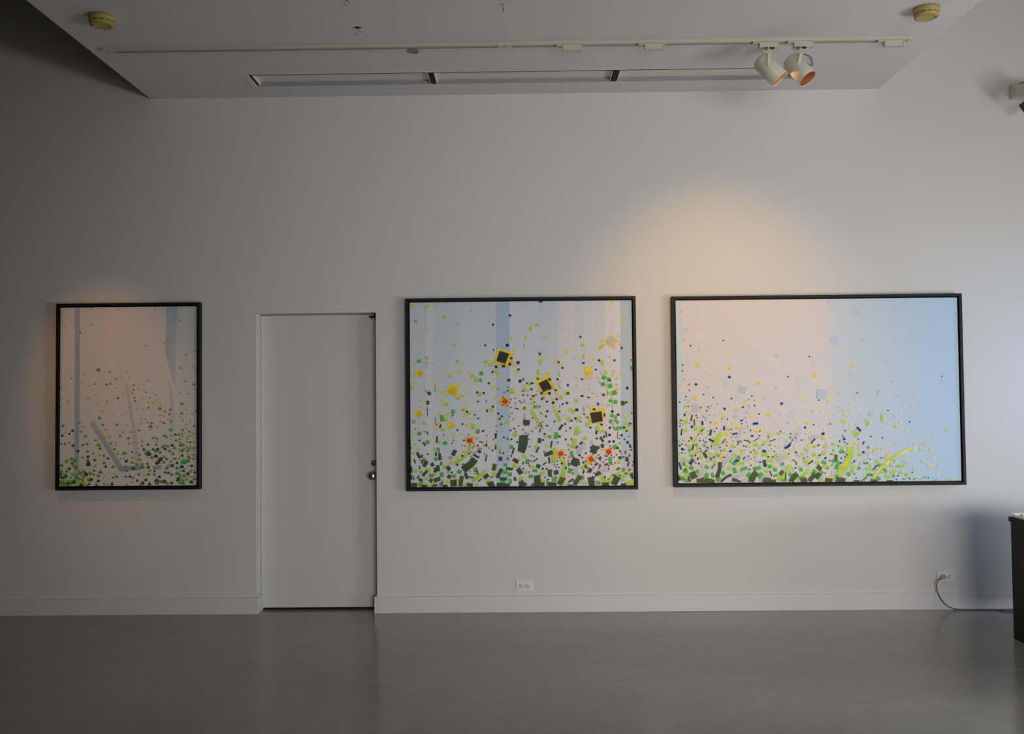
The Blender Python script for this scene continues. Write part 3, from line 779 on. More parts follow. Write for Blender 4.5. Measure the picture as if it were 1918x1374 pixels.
P2B = """S l 10 1155 1180 1152 1270 1160 1370
g 245 460 50 34 30; g 165 512 36 58 20; g 102 618 26 52; l 84 732 10 46; l 268 815 10 50 -20; g 288 947 32 54; g 262 1075 40 66 15; g 838 722 50 46; g 855 868 28 72 12; g 1080 738 95 42 40; g 1092 950 50 60; g 1142 1078 32 60; g 537 1092 20 80 -12; g 538 1252 22 78 -28; g 160 1225 44 46; g 88 1300 40 60; g 635 1340 50 50
y 588 500 34 24; y 355 615 42 42; y 638 804 42 40; y 320 908 38; y 488 933 38; y 553 980 38; y 400 1086 44 42; y 1336 393 38; y 1378 520 36 22 30; y 1213 153 36 30; y 975 890 26 36; y 1055 710 30; o 1328 712 26 40; y 1222 1113 40 42; y 1323 1110 34; y 1287 1290 38 44; y 135 1310 40 36; y 95 1240 36 30; y 248 1140 34 38; y 512 1340 40
.o24 762 1155 955 1137 895 1120 873 1157 922 1160 960 1003 1028 1135 548 1200 1135 1252 762 1252 1120 1072 890 1010 1040 1145 922 1290 260 1320
.u20 868 1250 970 1345 985 1285 997 1192 930 1195 912 930 845 1005 1160 955 1212 930 793 1083 108 1120 1405 1093 1342 1070 1150 853 1085 1335 1300 1330
W 1070 240 18; w 1047 240 16; w 1015 485 24; w 1228 492 26; w 1090 672 34; w 1295 605 34; w 1240 750 36; w 1330 800 34; w 1188 872 34; w 725 893 26; w 1238 1065 36; w 1275 1155 34; w 1085 1090 34; w 1050 1200 34; w 1280 1240 34; w 1120 995 18; w 1340 1035 20; c 1386 320 18
Y 1213 662 128 128 -42; o 1175 715 95 22 -38; w 1218 660 86 86 -42; o 1095 975 24; Y 910 1060 104 104 12; y 910 1062 52 52 15; Y 358 1245 198 205 -28; k 355 1248 125 135 -28
k 292 158 45 22; k 811 615 24 30 20; k 288 838 26 32; k 1343 760 24 30 -30; k 530 945 28; k 580 1018 28; k 848 957 36 26; k 1052 920 30 28 30; k 1250 920 26; k 1012 1040 24; k 833 1165 28 22; k 650 1243 26 36; k 517 1166 28; k 413 1168 36; k 415 1285 36 30 30; k 493 1308 30 24 25; k 263 1160 30 24; k 180 1297 32 24; k 187 1218 36 26; k 32 1190 34 40 -30; k 10 950 28 40; k 12 1040 36 22; k 73 1168 20 28; k 120 1218 18 24; k 413 1350 34; k 313 1345 28; k 652 1345 34 24; k 1415 1280 32 38; k 1465 915 14 22; k 1110 1365 34 26; w 210 1365 20
G 1115 1142 58 58 -20; G 1173 1165 50 50; k 1190 1180 34 28; G 1100 1228 55 55 20; G 1195 1250 58 58 20; g 1190 1345 52 48; G 1248 1338 60 58 20; G 1467 1018 30 60; R 240 1368 20; r 70 1320 20; r 135 1370 20"""
P2C = """g 398 15 40 40; p 360 140 50 46; g 812 108 44 46; g 1088 58 48 48 40; g 660 185 50 46; l 880 258 44 32; p 315 218 40 30; g 952 305 48 44; g 1240 257 58 48 15; g 1345 372 50 40; g 1445 415 56 52 10; l 238 410 38 48; g 370 433 48 38; g 655 378 44 50; G 603 365 50 85; g 615 517 52 46; G 747 282 50 52 15; g 1003 468 50 72 -6; G 1068 535 50 60; p 238 557 50 46; G 315 565 52 46; p 765 602 50 42; G 420 676 50 50 30; p 250 698 46 40; g 565 672 44 48; G 647 688 56 50 15; g 1545 580 54 52 20
g 1300 700 38 44; g 1360 757 54 50 10; G 1503 735 50 50; p 298 755 46 42; g 232 820 44 40; g 512 770 30 44; G 558 770 44 46; G 530 893 46 50 20; l 720 875 60 32; D 1363 890 50 54; G 1428 967 46 42; g 1540 980 50 60; G 1425 1060 58 50; G 1485 1090 58 50; g 1285 1090 56 56 20; g 648 998 46 46; g 438 1035 60 46; g 268 1047 56 48; G 833 1060 60 52 -20; G 1040 1032 58 60 -20; l 690 1058 44 32; G 605 1095 50 64; g 515 1095 46 40; L 467 1108 56 48; G 763 1113 54 48 15; g 405 1143 40 42; l 340 1060 44 34; y 683 1183 46 48; g 1210 1175 74 50; g 1060 1222 54 42; g 902 1227 50 42; G 328 1223 52 46; g 440 1240 50 26; G 597 1222 50 56; g 490 1205 50 40; g 805 1170 50 50; g 375 1210 50 38; G 1397 1190 60 40; g 1515 20 60 60; p 215 895 24 50; G 380 920 60 60 30; G 1490 1180 40 60
D 437 48 44 40 20; D 420 165 36 52 8; k 585 470 22 50 25; k 735 335 44 10 40; D 415 283 9 125; D 520 400 8 85; D 415 557 16 50 -15; D 377 700 24 54 -35; D 540 640 24 85; D 763 815 50 80 28; D 303 845 38 84 -28; D 350 860 20 48 -8; D 530 832 26 54; D 577 865 34 88; D 603 880 10 50; D 1090 797 42 46 -40; D 1050 855 30 88 -60; D 255 923 20 58 -18; D 350 928 18 58 25; D 395 955 52 90 30; D 483 967 44 48 -30; D 598 953 22 50; D 318 1005 18 46 -15; D 557 1013 42 88; D 522 1037 46 66; D 692 1012 52 58 -40; D 390 1077 40 90 42; D 213 1030 24 88; D 878 963 36 16 25; e 1285 1000 54 88 10; D 1180 715 24 42; D 1302 600 22 68 8; D 1300 745 24 48; D 1178 882 18 88 8; D 1357 808 14 38; D 1527 788 24 84 18; D 1560 915 50 80 -58; D 1480 1020 88 34 -8; D 1605 1050 52 78 -35; D 1360 1060 48 92 28; D 1335 1110 48 58
e 333 1165 60 42 -30; e 463 1170 48 48 -30; e 545 1160 90 58 18; e 702 1120 54 50 -35; D 757 1205 84 90; e 855 1180 56 140 10; D 925 1115 46 76 -20; D 990 1130 70 18 -15; D 1180 1115 72 52 35; e 1100 1165 56 20 35; e 1250 1125 34 16; D 1067 1067 18 60 -20; D 1400 1150 88 46 0; D 1553 1150 34 48; D 1240 1230 90 90 20; D 1400 1230 170 56 -5; D 250 1235 84 64; D 380 1242 80 30; D 510 1242 80 36 20; D 650 1242 60 40; D 970 1230 80 52 -8; D 1625 1215 44 80; D 240 1145 18 50; D 300 1125 18 50 35; D 610 1200 18 50 30; k 735 1068 20 24; D 910 1080 28 20; e 1460 888 20 34; D 215 1130 20 60
S D 92 1035 890 985 955 880 1035; S g 44 968 712 952 790 890 870 765 960; S g 50 1180 1040 1100 1110 1000 1180; D 1625 690 60 210 6
y 605 30 36; y 655 65 34; y 855 77 42; y 605 133 36; y 628 187 38; y 908 235 44 40; y 677 325 38; y 572 298 38; y 908 332 40; y 1300 107 42; y 570 425 38; y 527 490 34; y 930 460 40; o 1338 442 24; y 888 800 40; y 810 875 38; o 725 938 42; o 850 573 24; o 1605 900 34
Y 305 308 84 84 42; O 305 308 46 46 42; Y 720 458 82 82 42; y 720 458 44 44 42; O 1415 148 104 104 -28; R 1418 148 64 58 -25; O 967 650 96 90 2; R 967 655 54 58 3
.r19 1398 93 1500 123 1548 107 1480 160 1555 172 1388 195 1452 208 1497 227 1553 235 1628 162 1510 303 1478 342 1533 377 1595 466 1307 467 1310 535 1560 540 1273 643 1183 590 1185 667 1153 718 1217 753 1115 760 1085 755 1068 722 1060 628 1015 690 968 710 953 582 1022 728 1003 748 992 802 980 858 1157 828 1038 808 908 725 867 720 738 692 755 654 627 583 378 540 262 505 537 450 413 257 210 752 327 910 570 805 966 1053 1045 1087 1130 540 1095 667 1409 30
.k22 1070 150 1030 322 1370 443 870 443 805 520 318 654 892 652 940 652 1122 677 423 832 1260 783 1400 818 1407 614 1452 634 1505 640 1578 676 1495 525 1542 500 962 823 1503 853 1068 722
k 1060 35 26; k 1143 42 26; k 1178 145 10 26; k 1262 215 30 26; k 1187 270 20 38; k 1073 370 26 16 20; k 928 283 28 26; k 1333 305 26; k 1378 342 26; k 1350 372 22; k 1140 530 32 22 20; k 1302 577 30; k 1580 245 30 16; k 1605 145 26 12; k 870 853 26; k 807 968 28"""
P2D = """S w 52 885 722 830 755 765 822; S w 54 755 1005 765 1060 785 1112; w 910 210 34; W 600 330 50; w 812 545 36; w 958 675 38 46 -35; w 1120 1035 72 48 20; W 1230 1070 40; w 30 990 50 40; W 1420 1160 80 60; W 1100 930 60 40; w 820 1190 60 50
S l 8 1210 60 1222 200 1235 300 1245 420; S l 7 1290 440 1292 620; S l 7 1155 0 1158 100
l 90 145 18 52; g 185 168 44 34; g 95 238 52 52; g 560 92 46 54; g 640 40 60 58; g 763 133 42 52; l 547 215 12 46; l 857 250 18 60; g 665 380 55 58 -40; g 905 443 64 52 20; g 1030 490 52 60 35; g 1090 530 80 40; g 1400 420 48 60; g 1415 510 46 56; g 875 622 56 50; g 870 688 24; l 318 480 32 44; g 245 735 38 50; g 92 860 48 46; g 190 990 52 40; g 110 1060 38 44; g 50 1150 54 66; g 330 1180 48 60; g 1030 870 48 44; g 1310 930 48 48; l 1320 690 20 40; p 1165 195 50 40 30; p 1395 340 44 60; g 1450 1195 100 56; g 790 375 84 46 45
S g 42 172 258 235 350 292 462; S g 44 490 248 515 320 555 410; S g 54 668 240 740 290; S g 56 782 470 752 585; S g 54 752 628 706 755; S g 54 478 745 470 850 468 945; S g 62 575 885 608 980 592 1090 550 1160; S g 48 352 1045 295 1105; S g 50 910 940 835 1022; S g 58 1072 1098 1135 1192; S g 46 1490 1050 1400 1095 1330 1170; S g 44 1335 1062 1258 1108; S g 60 1225 1120 1190 1210
G 228 218 50 42; G 500 590 54 88 10; G 418 605 46 40; G 703 828 46 80; G 680 1040 54 70 10; G 228 1042 60 46; G 175 1115 56 50; G 135 925 52 68 15; G 1200 912 48 105; G 1260 735 56 56 30; G 1200 137 50 38; G 1262 152 50 50; G 1220 328 48 42; G 1270 350 28 52; G 1203 403 36 54; G 1288 412 36 46; G 1278 498 46 46; G 1328 488 42 46; g 1190 38 50 50; G 1250 35 55 55; G 480 1155 58 60; G 838 1130 48 58; g 615 1210 64 44; G 1050 1200 50 46; g 880 1200 56 48; L 1365 1030 48 46; G 730 1170 38 38; G 410 1215 60 40
S D 88 93 582 88 700 50 808; D 117 420 88 66 -8; D 105 452 30 30; D 563 480 32 88 35; D 288 655 48 64 10; D 293 525 18 50; D 303 450 16 58 -18; D 440 700 20 88 12; D 260 775 22 84 28; D 405 822 115 50 20; D 412 908 24 84; D 235 908 76 16 40; D 270 985 56 50 -20; D 422 1075 50 90; D 502 1065 60 56 15; e 355 950 56 18 38; D 35 1050 50 84 -38; D 990 768 88 98 18; D 1030 745 60 40; D 745 932 96 104 22; D 790 950 40 50; D 1097 722 44 50; D 1090 640 30 80 -32; D 1147 573 18 80 -8; D 1238 470 8 80; D 1292 585 8 86; D 1357 170 42 58; e 825 687 48 30 38; e 767 738 46 30 45; D 1067 880 42 30 40; D 1020 958 46 30 40; D 1147 962 46 28 25; D 940 1040 46 60 30; D 855 1058 22 50 15; D 720 1080 18 34; D 665 962 22 44; D 1040 1083 80 44 25; D 1178 1020 18 34; D 1300 1018 50 22 25; D 1325 875 44 40; D 1415 895 42 60; D 1240 1100 40 18; D 1400 1078 36 20; D 1345 820 6 50; D 1130 1125 22 36
D 80 1210 54 100 -50; D 260 1170 84 140; D 320 1215 60 50; D 450 1215 110 50; e 568 1180 72 110 28; D 690 1170 22 80 50; e 778 1165 58 140 32; D 690 1230 80 20; D 955 1185 80 120 -10; D 975 1140 40 50 30; D 1135 1215 90 46; D 1272 1170 84 130 25; D 1370 1222 70 36; D 1485 1110 50 80 -30; D 200 1225 36 30; D 60 1222 60 40
O 555 820 96 96 20; R 560 820 60 52 20; O 945 895 90 90 35; R 950 895 54 64 -35; O 1178 790 86 82 15; R 1178 795 60 58 15; Y 1025 330 185 210 8; K 1020 350 150 128 10; w 1055 262 30
y 205 118 38; y 347 105 38; y 453 110 36; y 512 38 38; y 480 215 38; y 330 310 34; o 365 595 36; y 392 725 36; y 670 1110 28; y 1425 147 34; y 1475 545 30; y 1465 415 28; O 283 215 34; y 1340 255 20
.o20 855 195 980 205 1095 187 968 42 1033 83 1118 243 1140 357 880 340 1150 460 1472 268 1427 320 1365 230 1475 485 1155 690 1095 775 1270 800 1310 850 1240 960 1300 990 1250 1035 1170 1040 1115 990 510 880 615 770 1345 1030 1475 900 500 1000 510 1130
.r21 15 466 78 512 110 558 142 576 154 636 160 734 180 848 213 858 183 918 157 978 154 1062 90 360 68 12 48 162 133 68 238 66 172 117 220 160 283 215 340 97 303 300 326 416 275 468 241 488 192 534 148 447 657 712 663 770 667 872 657 917 625 840 603 877 550 875 519 918 477 968 500 998 446 1038 446 1118 500 1125 385 1183 617 1140 713 1033 885 920 975 830 1047 840 1068 905 1000 920 957 960 985 1000 990 1070 1038 1053 1055 1012 1110 930 1148 898 1178 980 1198 723 1212 752 1180 830 1155 853 1215 845 1246 868 1260 940 1317 628 1487 975 1440 460 1265 397 1176 1150 1008 1183 1026 1210 918 1150 905 1060 995 1127
r 1395 803 22 46; r 1447 845 20 36; r 1432 957 24 58 20; r 1447 1028 32 24
k 75 65 14 28; k 205 80 34 22; k 310 42 28; k 413 42 32; k 315 115 22 28; k 380 150 34 22; k 505 118 26 30 -40; k 462 165 30 36; k 582 182 24 22; k 640 168 28; k 833 78 38 22; k 918 95 34 18; k 653 42 34 26; k 767 257 40 36; k 543 278 24; k 387 275 26; k 370 340 26; k 200 362 20; k 88 320 16; k 90 233 22; k 480 408 24; k 383 460 26 20; k 618 440 24; w 430 520 20; k 685 494 24; k 630 528 18; k 352 567 24; k 545 600 32 24; k 335 648 22; k 525 678 20; k 625 640 20 28; k 697 638 14 30; k 347 795 18; k 577 950 26; k 517 965 18; k 540 1000 18; k 627 1007 26; k 330 1015 26; k 382 1020 22; k 360 1128 18; k 397 1158 24 20; k 75 945 16 34; k 78 1018 22; k 750 367 32 28; k 700 398 24; k 815 408 26 12; k 860 312 28 16; k 907 355 18 22; k 1040 180 24 38; k 988 250 32; k 1122 322 26 42; k 1085 447 34 22 -30; k 943 487 26; k 1193 488 26 30; k 1020 548 22 50 8; k 1025 628 30 22 -30; k 1117 603 24 36; k 1190 580 32; k 1187 668 28; k 1243 665 30; k 1345 583 28; k 1440 598 16; k 1382 636 20; k 1422 676 32; k 1455 723 24 48; k 1467 773 30 18; k 1325 792 20 34; k 1370 865 22; k 1293 750 30; k 1280 835 20; k 1143 852 34 16; k 885 817 22; k 950 742 22; k 838 873 22; k 803 845 28; k 853 935 26; k 903 1006 24; k 880 985 20 44; k 1067 980 22 38; k 1325 1105 22; k 1225 278 32; k 1300 318 30; k 1113 65 32 22; k 1400 160 42 22 40; k 1475 300 18; k 1455 433 36 22; k 1375 485 30; k 1410 530 22; k 1495 930 14 28"""
rr_ = random.Random(8)
for _ in range(170):       # fine orange spatter on the left half
    x = 770 + 190 * rr_.random() ** 1.3; y = rr_.gauss(770, 50)
    if 690 < y < 900: A2.rect(rr_.choice('uuo'), x, y, 2.2, 2.2, 20)
for _ in range(70):
    x = rr_.uniform(1060, 1185); y = rr_.gauss(790, 65)
    if 680 < y < 900: A2.rect(rr_.choice('uuo'), x, y, 2.0, 2.0, 20)
A2.crop(740, 540, s2, P2A); A2.crop(970, 540, s2, P2B); A2.crop(740, 730, s2, P2C); A2.crop(970, 730, s2, P2D)

# ---- wide picture on the right: a drift of colour chips
Q3 = ((1266.5, 560.4), (1796.9, 559.7), (1270.2, 908.7), (1804, 897.8))
A3 = Art(Q3, 33)
s3 = 6.614
WC, BC = (.76, .715, .69), (.50, .69, .84)
N = 16
for i in range(N):
    xa = 1540 + (1815 - 1540) * i / N; xb = 1540 + (1815 - 1540) * (i + 1) / N
    ta, tb = (i / N) ** .9, ((i + 1) / N) ** .9
    c0, c1 = lerp((.675, .72, .745), BC, ta), lerp((.675, .72, .745), BC, tb)
    if i == 0: A3.poly([(1255, 550), (1556, 550), (1556, 920), (1255, 920)], [WC, (.76, .72, .70), (.74, .735, .74), WC])
    A3.poly([(xa if i else 1556, 550), (xb if i else 1560, 550), (xb if i else 1560, 920), (xa if i else 1556, 920)], [c0, c1, c1, c0])
A3.poly([(1545, 550), (1562, 550), (1570, 920), (1548, 920)], [(.76, .72, .70), (.68, .72, .745), (.68, .72, .745), (.74, .73, .73)])
A3.poly([(1262, 552), (1277, 552), (1281, 915), (1266, 915)], [(.60, .73, .82), (.60, .73, .82), (.68, .76, .81), (.68, .76, .81)])
P3A = """W 360 870 110 120 10; W 850 1150 120 120 40; W 1750 1160 140 120 20; c 1270 170 100 90 -30; c 1150 700 110 110 30; c 1400 900 130 120 20; c 480 600 120 120; b 300 508 50 48; b 1435 838 52 54 30; w 282 640 32; w 467 763 34 30 30; w 568 1230 34
.y44 440 949 837 988 1205 1178 1905 1083
.u32 586 723 420 452 945 277 1433 435 1143 792 810 835 1318 982 1507 885 610 1068 970 1185 1688 1083 710 155
.o24 790 1207 277 1130 355 1187 210 1213 245 275 1425 1245
.n20 361 707 770 643 1843 849 260 952 1573 1098 258 1025
n 426 1195 30 30 42; n 843 1104 32 32 42; r 332 1200 18"""
P3B = """b 170 165 48 48 30; b 1000 268 50; b 1225 530 50; b 240 650 95 90 30; b 585 650 48; b 910 890 54; b 440 1068 52 46; b 1380 185 48; b 505 300 80; W 50 890 170 130 10; b 1600 1150 60; b 1300 430 40
.u32 190 240 18 515 498 533 75 780 305 1050; .p18 1040 1055 700 1140 1095 435; y 455 957 40; y 480 1178 24; y 5 1083 34; n 1575 1096 17; w 950 1155 36"""
P3C = """W 990 100 120 200; W 980 350 150 130; c 500 120 120 110 30; w 415 270 88 92 -15; w 1000 40 98 88 -12; w 330 183 36; w 570 12 32; w 510 367 32; w 550 420 32; w 908 375 48 48 -20; w 1270 147 34; w 1470 338 28; w 1880 305 32; w 1570 453 38 30; W 1620 360 90 90
w 685 772 54 44; w 1060 910 50 48 -35; w 1170 935 56 48 -20; w 545 640 50 34; w 740 535 28; w 310 930 58 48; w 490 990 50 48; S w 42 1025 500 960 585 920 645; S w 60 848 828 800 915 740 1000; S W 90 1790 470 1690 580 1630 680; S w 44 1740 515 1690 580 1652 640; S w 52 1590 845 1510 890 1425 930; S w 50 560 1055 440 1125; S w 56 1060 1075 960 1115 870 1160; S w 56 1350 1090 1210 1175; w 1050 1180 90 60; w 1870 640 90 70 20; W 640 1030 120 60
y 410 146 46 44; y 1028 183 40 30 20; y 935 288 38; y 778 378 42 36; y 677 455 48 44; y 943 508 46 44; Y 1325 350 46; Y 1180 557 44; Y 800 592 52 46; v 1677 432 42 38; y 1808 445 46; v 1765 152 46 42; u 1118 372 32; u 1178 374 32; o 1320 660 32; y 1562 878 40; v 1720 555 44 22 30; v 720 658 72 34; y 745 878 44 64 30; v 1125 955 70 26 -20; v 960 1060 26 70; v 1545 805 38; S v 22 758 295 695 352; S v 44 1900 690 1815 745; v 1850 925 90 18 35; o 205 438 20 38; v 318 380 18 76; o 215 345 20; u 608 93 20; u 895 105 20; u 990 200 18; v 1240 530 20 50
.u20 500 235 395 595 860 610 1345 265 1040 290 1085 360 1430 470 1485 510 1410 320 1555 490 1400 455 1380 530 830 630 1210 430 560 460 600 500 870 430 890 520 740 120 310 630 440 410
v 1090 655 30 34; v 1655 740 20 60 20; v 1680 790 16 40; v 1860 560 16 60 25; v 1780 660 16 50 20; v 450 420 14 60 20; v 1470 640 50 16 30; v 875 450 14 60
g 298 443 48 46; g 292 550 44 46; g 420 525 50 48 30; g 292 250 26 44; g 825 536 40 38; p 1343 583 44 48; p 1553 655 42 42; g 1170 722 50 48; g 1215 757 40 44; g 1280 700 42 42; l 1345 727 34 28; p 1462 745 38 34; g 877 745 44 44; g 990 800 44 40; g 778 793 40 50 20; g 900 857 48 48 -30; g 1158 873 36 42; g 1178 822 50 42; p 1095 745 38 38; g 802 692 40 40; g 700 715 48 50; g 398 672 68 46 30; g 335 750 44 46 -35; g 450 765 44 46; g 428 823 56 42 25; g 485 880 46 54; g 352 862 48 38; g 268 905 48 46; g 590 840 38 38; g 572 928 46 50; g 655 942 46 40; g 680 840 40 54; g 215 845 26 44; g 210 690 26 40; p 635 640 30 58; g 1280 838 84 44 25; g 1340 915 90 44 0; S g 44 922 980 975 962 1028 955; p 1605 787 40 38; p 1485 845 42 40; g 1415 855 38 40; g 1295 1052 52 42; g 1385 995 48 38; g 835 1015 48 44; p 1720 857 48 40; g 1793 770 44 44; g 1895 740 40 38; g 1895 840 44 48; g 1785 920 48 60 -30; p 1620 910 48 28; g 1725 1000 48 34; v 1370 600 50 22 35; p 500 1030 80 24 20; S g 44 492 490 480 590; S g 56 745 575 690 650 635 735; S g 50 1612 975 1530 1075 1440 1165; S g 40 1835 1030 1750 1110 1680 1170; S g 42 355 1080 260 1140; g 300 1000 36 56; g 215 1110 36 40
G 268 970 42 50; G 365 1022 58 46 -25; G 428 733 30 40; G 530 735 26 40; G 343 803 30 40; G 373 873 26 40; G 557 1010 50 40 -25; G 630 1110 38 64 -15; G 553 1115 52 60 20; G 437 1066 40 48; G 760 1083 44 50 -25; L 250 1158 56 44 -30; G 290 1063 52 50; G 310 1180 56 48; G 700 1160 56 74 40; G 903 1047 48 74 -15; S G 48 968 868 925 925 880 978; S G 40 1065 1018 1020 1022 975 1048; S G 46 1235 1005 1180 1020 1135 1025; G 1083 1105 54 66 40; G 1343 993 44 50; G 1410 1035 44 44; G 1500 965 48 42 30; G 1732 1030 42 48; G 1225 1105 56 72 40; G 1415 1105 58 30 20; G 1520 1160 70 38; G 1610 1095 66 46; G 700 865 28 38 30; L 645 885 38 34; G 845 1110 50 36 20; G 1740 1130 90 40; G 1890 1060 46 70 30; G 1640 915 38 20; L 635 1000 26 68 42; L 860 920 12 70 28
D 370 392 20 78 12; D 403 452 17 78; D 243 572 20 82; D 607 575 30 78 12; D 383 763 22 80 14; D 768 685 12 80 42; D 957 703 12 76 32; S D 15 1020 670 1070 678 1102 706; D 1178 660 84 9 32; D 1380 670 80 12 25; D 500 550 44 16 35; D 535 860 38 82 -28; D 365 945 46 76 35; D 222 1000 24 88 -18; D 1280 958 42 86 -14; D 1850 940 82 20 32; D 770 885 34 14; S D 48 722 945 712 1050 678 1142; e 385 1115 82 90 -25; S D 30 860 1100 790 1140 730 1195; e 540 1188 230 50; e 480 1170 100 40 20; e 590 1175 120 46 -14; e 925 1180 120 50 -20; S e 76 1182 1065 1135 1120 1105 1195; e 1330 1178 170 50; e 1310 1152 90 40; e 1490 1070 46 68 42; S e 66 1690 1080 1640 1125 1600 1190; D 1540 1110 16 78; D 1355 1080 16 78 -22; e 1765 1160 80 56; S e 56 1915 1075 1865 1130 1830 1180; D 335 1160 28 76 -20; D 1665 1010 34 14 35; D 1090 1035 24 18; D 285 1045 36 20 40; D 210 1150 30 60
.k19 302 128 520 100 641 137 1124 117 327 250 482 264 557 304 1156 237 1212 341 818 410 606 450 655 565 452 604 335 683 470 683 723 763 1019 741 1048 748 1108 818 1076 868 1327 627 1479 561 1605 586 1740 664 1401 808 1380 875 1667 937 1675 960 1767 886 234 425 223 500 475 780 248 722 222 195 865 533 612 745 1600 630 1625 665 1665 642 1608 697 1580 835 1107 983 870 150
k 565 767 26 18; k 220 742 24 22; k 455 965 24 22; k 1215 612 26 12; k 550 805 30 20; k 415 865 22; k 342 47 10 22 30; k 870 148 10 26; w 1090 265 24 12 30; k 440 390 26 10; k 365 650 20 40 -35
n 783 278 28; n 283 356 26 30; n 1495 211 34 30 30; n 1011 257 30 17 35; n 995 424 34 17 30; n 503 458 26 54; n 372 506 28 34; n 775 522 24 54; S n 20 880 600 908 588 937 585; n 1125 616 30 26; S n 29 1135 470 1168 460 1203 462; n 1105 547 12 28; S n 24 585 655 612 675 645 690; n 545 697 28 16; n 252 788 38 30 -32; n 853 808 34 26; n 1273 805 44 32 -15; n 445 905 16 40; n 607 905 16 50 -20; S n 22 905 940 935 928 965 925; n 1023 893 16 40 38; n 1223 942 24 16 20; n 1324 875 30 15; S n 30 1530 768 1570 745 1602 712; n 1785 505 28; n 1895 470 28 12 30; S n 18 1912 645 1885 670 1860 708; n 1670 817 34 16 -35
.r20 577 254 427 360 227 467 680 522 517 677 295 734 250 834 417 957 483 812 733 802 807 740 943 686 1147 794 996 465 1221 553
.G16 693 222 1087 158 1152 170 1087 234 1062 323 1045 383 1057 445 1067 500 1030 575 862 580 868 635 888 678 990 692 590 360 654 362 540 388 748 405 305 317 287 170 590 275 610 243 530 520 495 595 472 655 432 630 250 660 265 680 290 840 282 790 232 940 620 770 500 735 905 755 1030 795 1520 580 1440 580 1790 590 1560 690 1530 725 1410 745 1425 838 1440 875 1405 890 1820 800 1740 845 1810 868 1625 1020 1640 1050 1600 1055 745 407 515 385 262 478 345 460 350 340 575 605"""
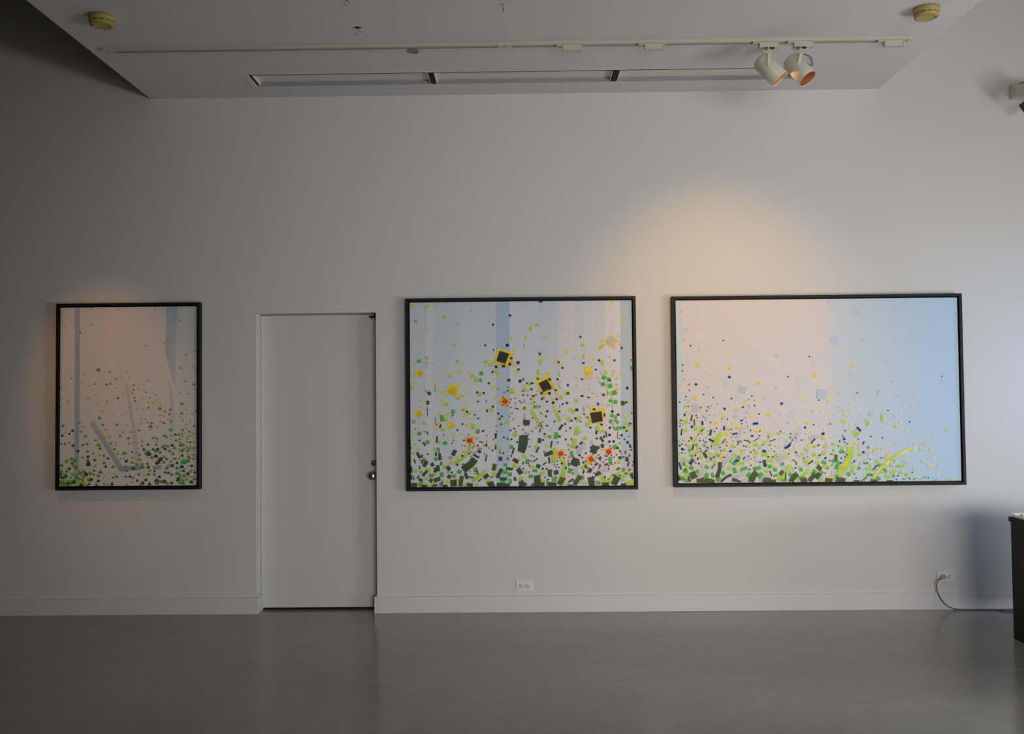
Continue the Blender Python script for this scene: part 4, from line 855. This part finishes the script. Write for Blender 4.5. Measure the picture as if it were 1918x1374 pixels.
P3D = """b 80 90 130 120; b 800 70 60; b 700 330 60; W 1345 780 20; c 445 325 34; c 685 445 36 44; c 860 405 32; c 440 470 40; c 360 500 40; c 430 690 40; w 20 620 70 46; w 220 1075 60 60; W 440 1140 110 70; W 120 1110 80 60; w 130 705 24; w 205 627 22 14; w 380 890 30 34
v 167 167 46 42; v 372 342 38; Y 347 428 50 44; Y 93 635 44 44; Y 488 692 42; y 728 787 40; y 1008 490 40; v 990 685 30; v 1415 963 40; v 1640 524 32; v 1312 762 30; v 1430 757 34; v 1370 713 24; v 1225 700 26; y 160 1100 38 36; v 435 527 24
.u30 65 303 292 243 515 180 1240 340 1255 150 1210 240 905 455 1050 435 1130 540 1315 665 1465 625 1000 360 510 100 290 70 185 75; .p20 345 295 550 350 220 350 415 205 1050 330 655 345 600 575 270 610 500 460 1025 105 760 110 1055 610 1200 525 650 200 155 475 90 530 45 490 1525 910 1170 945
S p 46 1205 755 1120 785 1040 825; S v 40 1150 780 1040 825 930 905; S g 44 1000 850 920 910 800 1010 700 1160; S v 34 920 910 800 1010 680 1170; S g 88 438 735 425 830 408 900; S g 84 412 890 370 980 290 1070; S g 64 320 1040 270 1110 230 1180; S g 42 475 970 440 1065
p 1190 770 70 30 15; Y 1190 778 30; S y 40 920 820 860 885; S y 40 395 935 320 985; y 680 970 30 44; c 1232 745 34; v 835 760 16 70 40; v 540 740 16 90 10
g 500 573 66 76 -40; g 640 440 30 84 -15; g 827 378 30 84; g 218 710 42 40; g 117 743 46 38; g 103 823 46 48; g 222 830 44 34; g 545 832 44 46; g 330 760 38 58; p 770 757 32; G 655 748 28 34; g 760 912 38 46; p 685 945 44 34; g 652 1010 58 42; g 838 953 46 38; g 940 965 38 44; g 1067 968 66 44 15; g 960 1040 80 36 25; g 888 1098 56 48; g 1060 1050 40; p 1325 908 36; p 1150 1090 40 50 -30; g 1665 1130 60 22; g 820 1040 52 48; g 130 990 70 42; g 20 940 44 40; g 1300 1135 36 18; p 1225 1005 34; p 1095 905 34; p 1310 765 38; g 60 1165 50 40
G 318 800 52 42 25; G 100 937 60 44 -20; G 228 915 56 46 30; S G 44 290 920 245 1020; G 537 1003 38 42; G 618 942 44 28; G 408 1080 36 54 -30; G 665 1083 70 36; G 780 1125 52 38 -25; G 720 1015 46 24 20; G 850 1017 36 34; G 968 1093 26 44; G 1120 1073 36 14 20; G 1095 1130 40 18; G 1230 1127 42 16 20; G 1360 1105 42 12 20; G 980 912 28 10 45; G 1012 975 34 12; G 1492 1138 38 12; G 258 1110 40 50; S G 42 85 1045 20 1140; G 790 960 24 40 -30
e 40 1005 54 68 -45; e 305 1150 120 66; e 160 1155 90 50; e 250 878 36 80; e 600 1140 84 12 38; e 725 1155 84 34; e 920 1155 80 18; e 505 1160 80 18; D 20 1100 50 80 40; D 345 810 36 10 -20; D 145 1010 26 12 -30; D 385 840 16 26; D 690 1090 34 12; D 185 835 24 12
.k17 518 78 43 167 183 461 366 541 215 788 202 967 480 1075 1020 1092 1004 1140 1165 1125 870 1047 115 1068 175 915 320 888 283 735 360 685 388 705 340 612 528 645 685 612 365 865
.n17 902 292 1170 430 832 628 677 893 815 873 1200 1050 1400 1113 641 938
n 90 583 38 28 25; n 354 645 30 28 30; n 298 673 14 24; S n 26 512 500 540 525 562 548; n 593 692 14 44 30; n 593 807 28; n 46 850 26 22; n 120 884 26; n 33 726 30 16 30; n 310 942 34 16 20; n 477 922 14 36 30; n 745 987 66 12 42; k 498 1125 26 10 25; k 738 970 14"""
rr_ = random.Random(14)
for _ in range(260):       # fine speckle thinning out upwards and to the right
    x = 1268 + 420 * rr_.random() ** 1.4; y = 905 - abs(rr_.gauss(0, 55)) * (1 - (x - 1268) / 900)
    if y > 740: A3.rect(rr_.choice('uvppgGl'), x, y, rr_.uniform(1.5, 3.5), rr_.uniform(1.5, 3.5), 20)
for _ in range(120):
    x = 1268 + 500 * rr_.random() ** 1.2; y = 905 - 60 * rr_.random()
    A3.rect(rr_.choice('wWp'), x, y, rr_.uniform(3, 9), rr_.uniform(3, 8), rr_.uniform(0, 50))
A3.crop(1240, 540, s3, P3A); A3.crop(1530, 540, s3, P3B); A3.crop(1240, 725, s3, P3C); A3.crop(1530, 725, s3, P3D)

CW = .0275
picture(-3.233, -2.235, .864, 2.154, -3.233 + CW - .003, -2.235 - CW + .003, .864 + CW, 2.154 - CW,
        'upright black-framed painting of scattered green leaves with grey-blue bars, left of the door', A1)
picture(-.808, .7775, .838, 2.163, -.808 + CW, .7775 - CW, .838 + CW, 2.163 - CW,
        'black-framed painting with yellow and black square flowers, between the door and the widest painting', A2)
picture(1.026, 3.008, .850, 2.157, 1.026 + CW, 3.008 - CW, .850 + CW, 2.157 - CW,
        'widest black-framed painting, pale pink to sky blue with a drift of green and navy chips', A3)
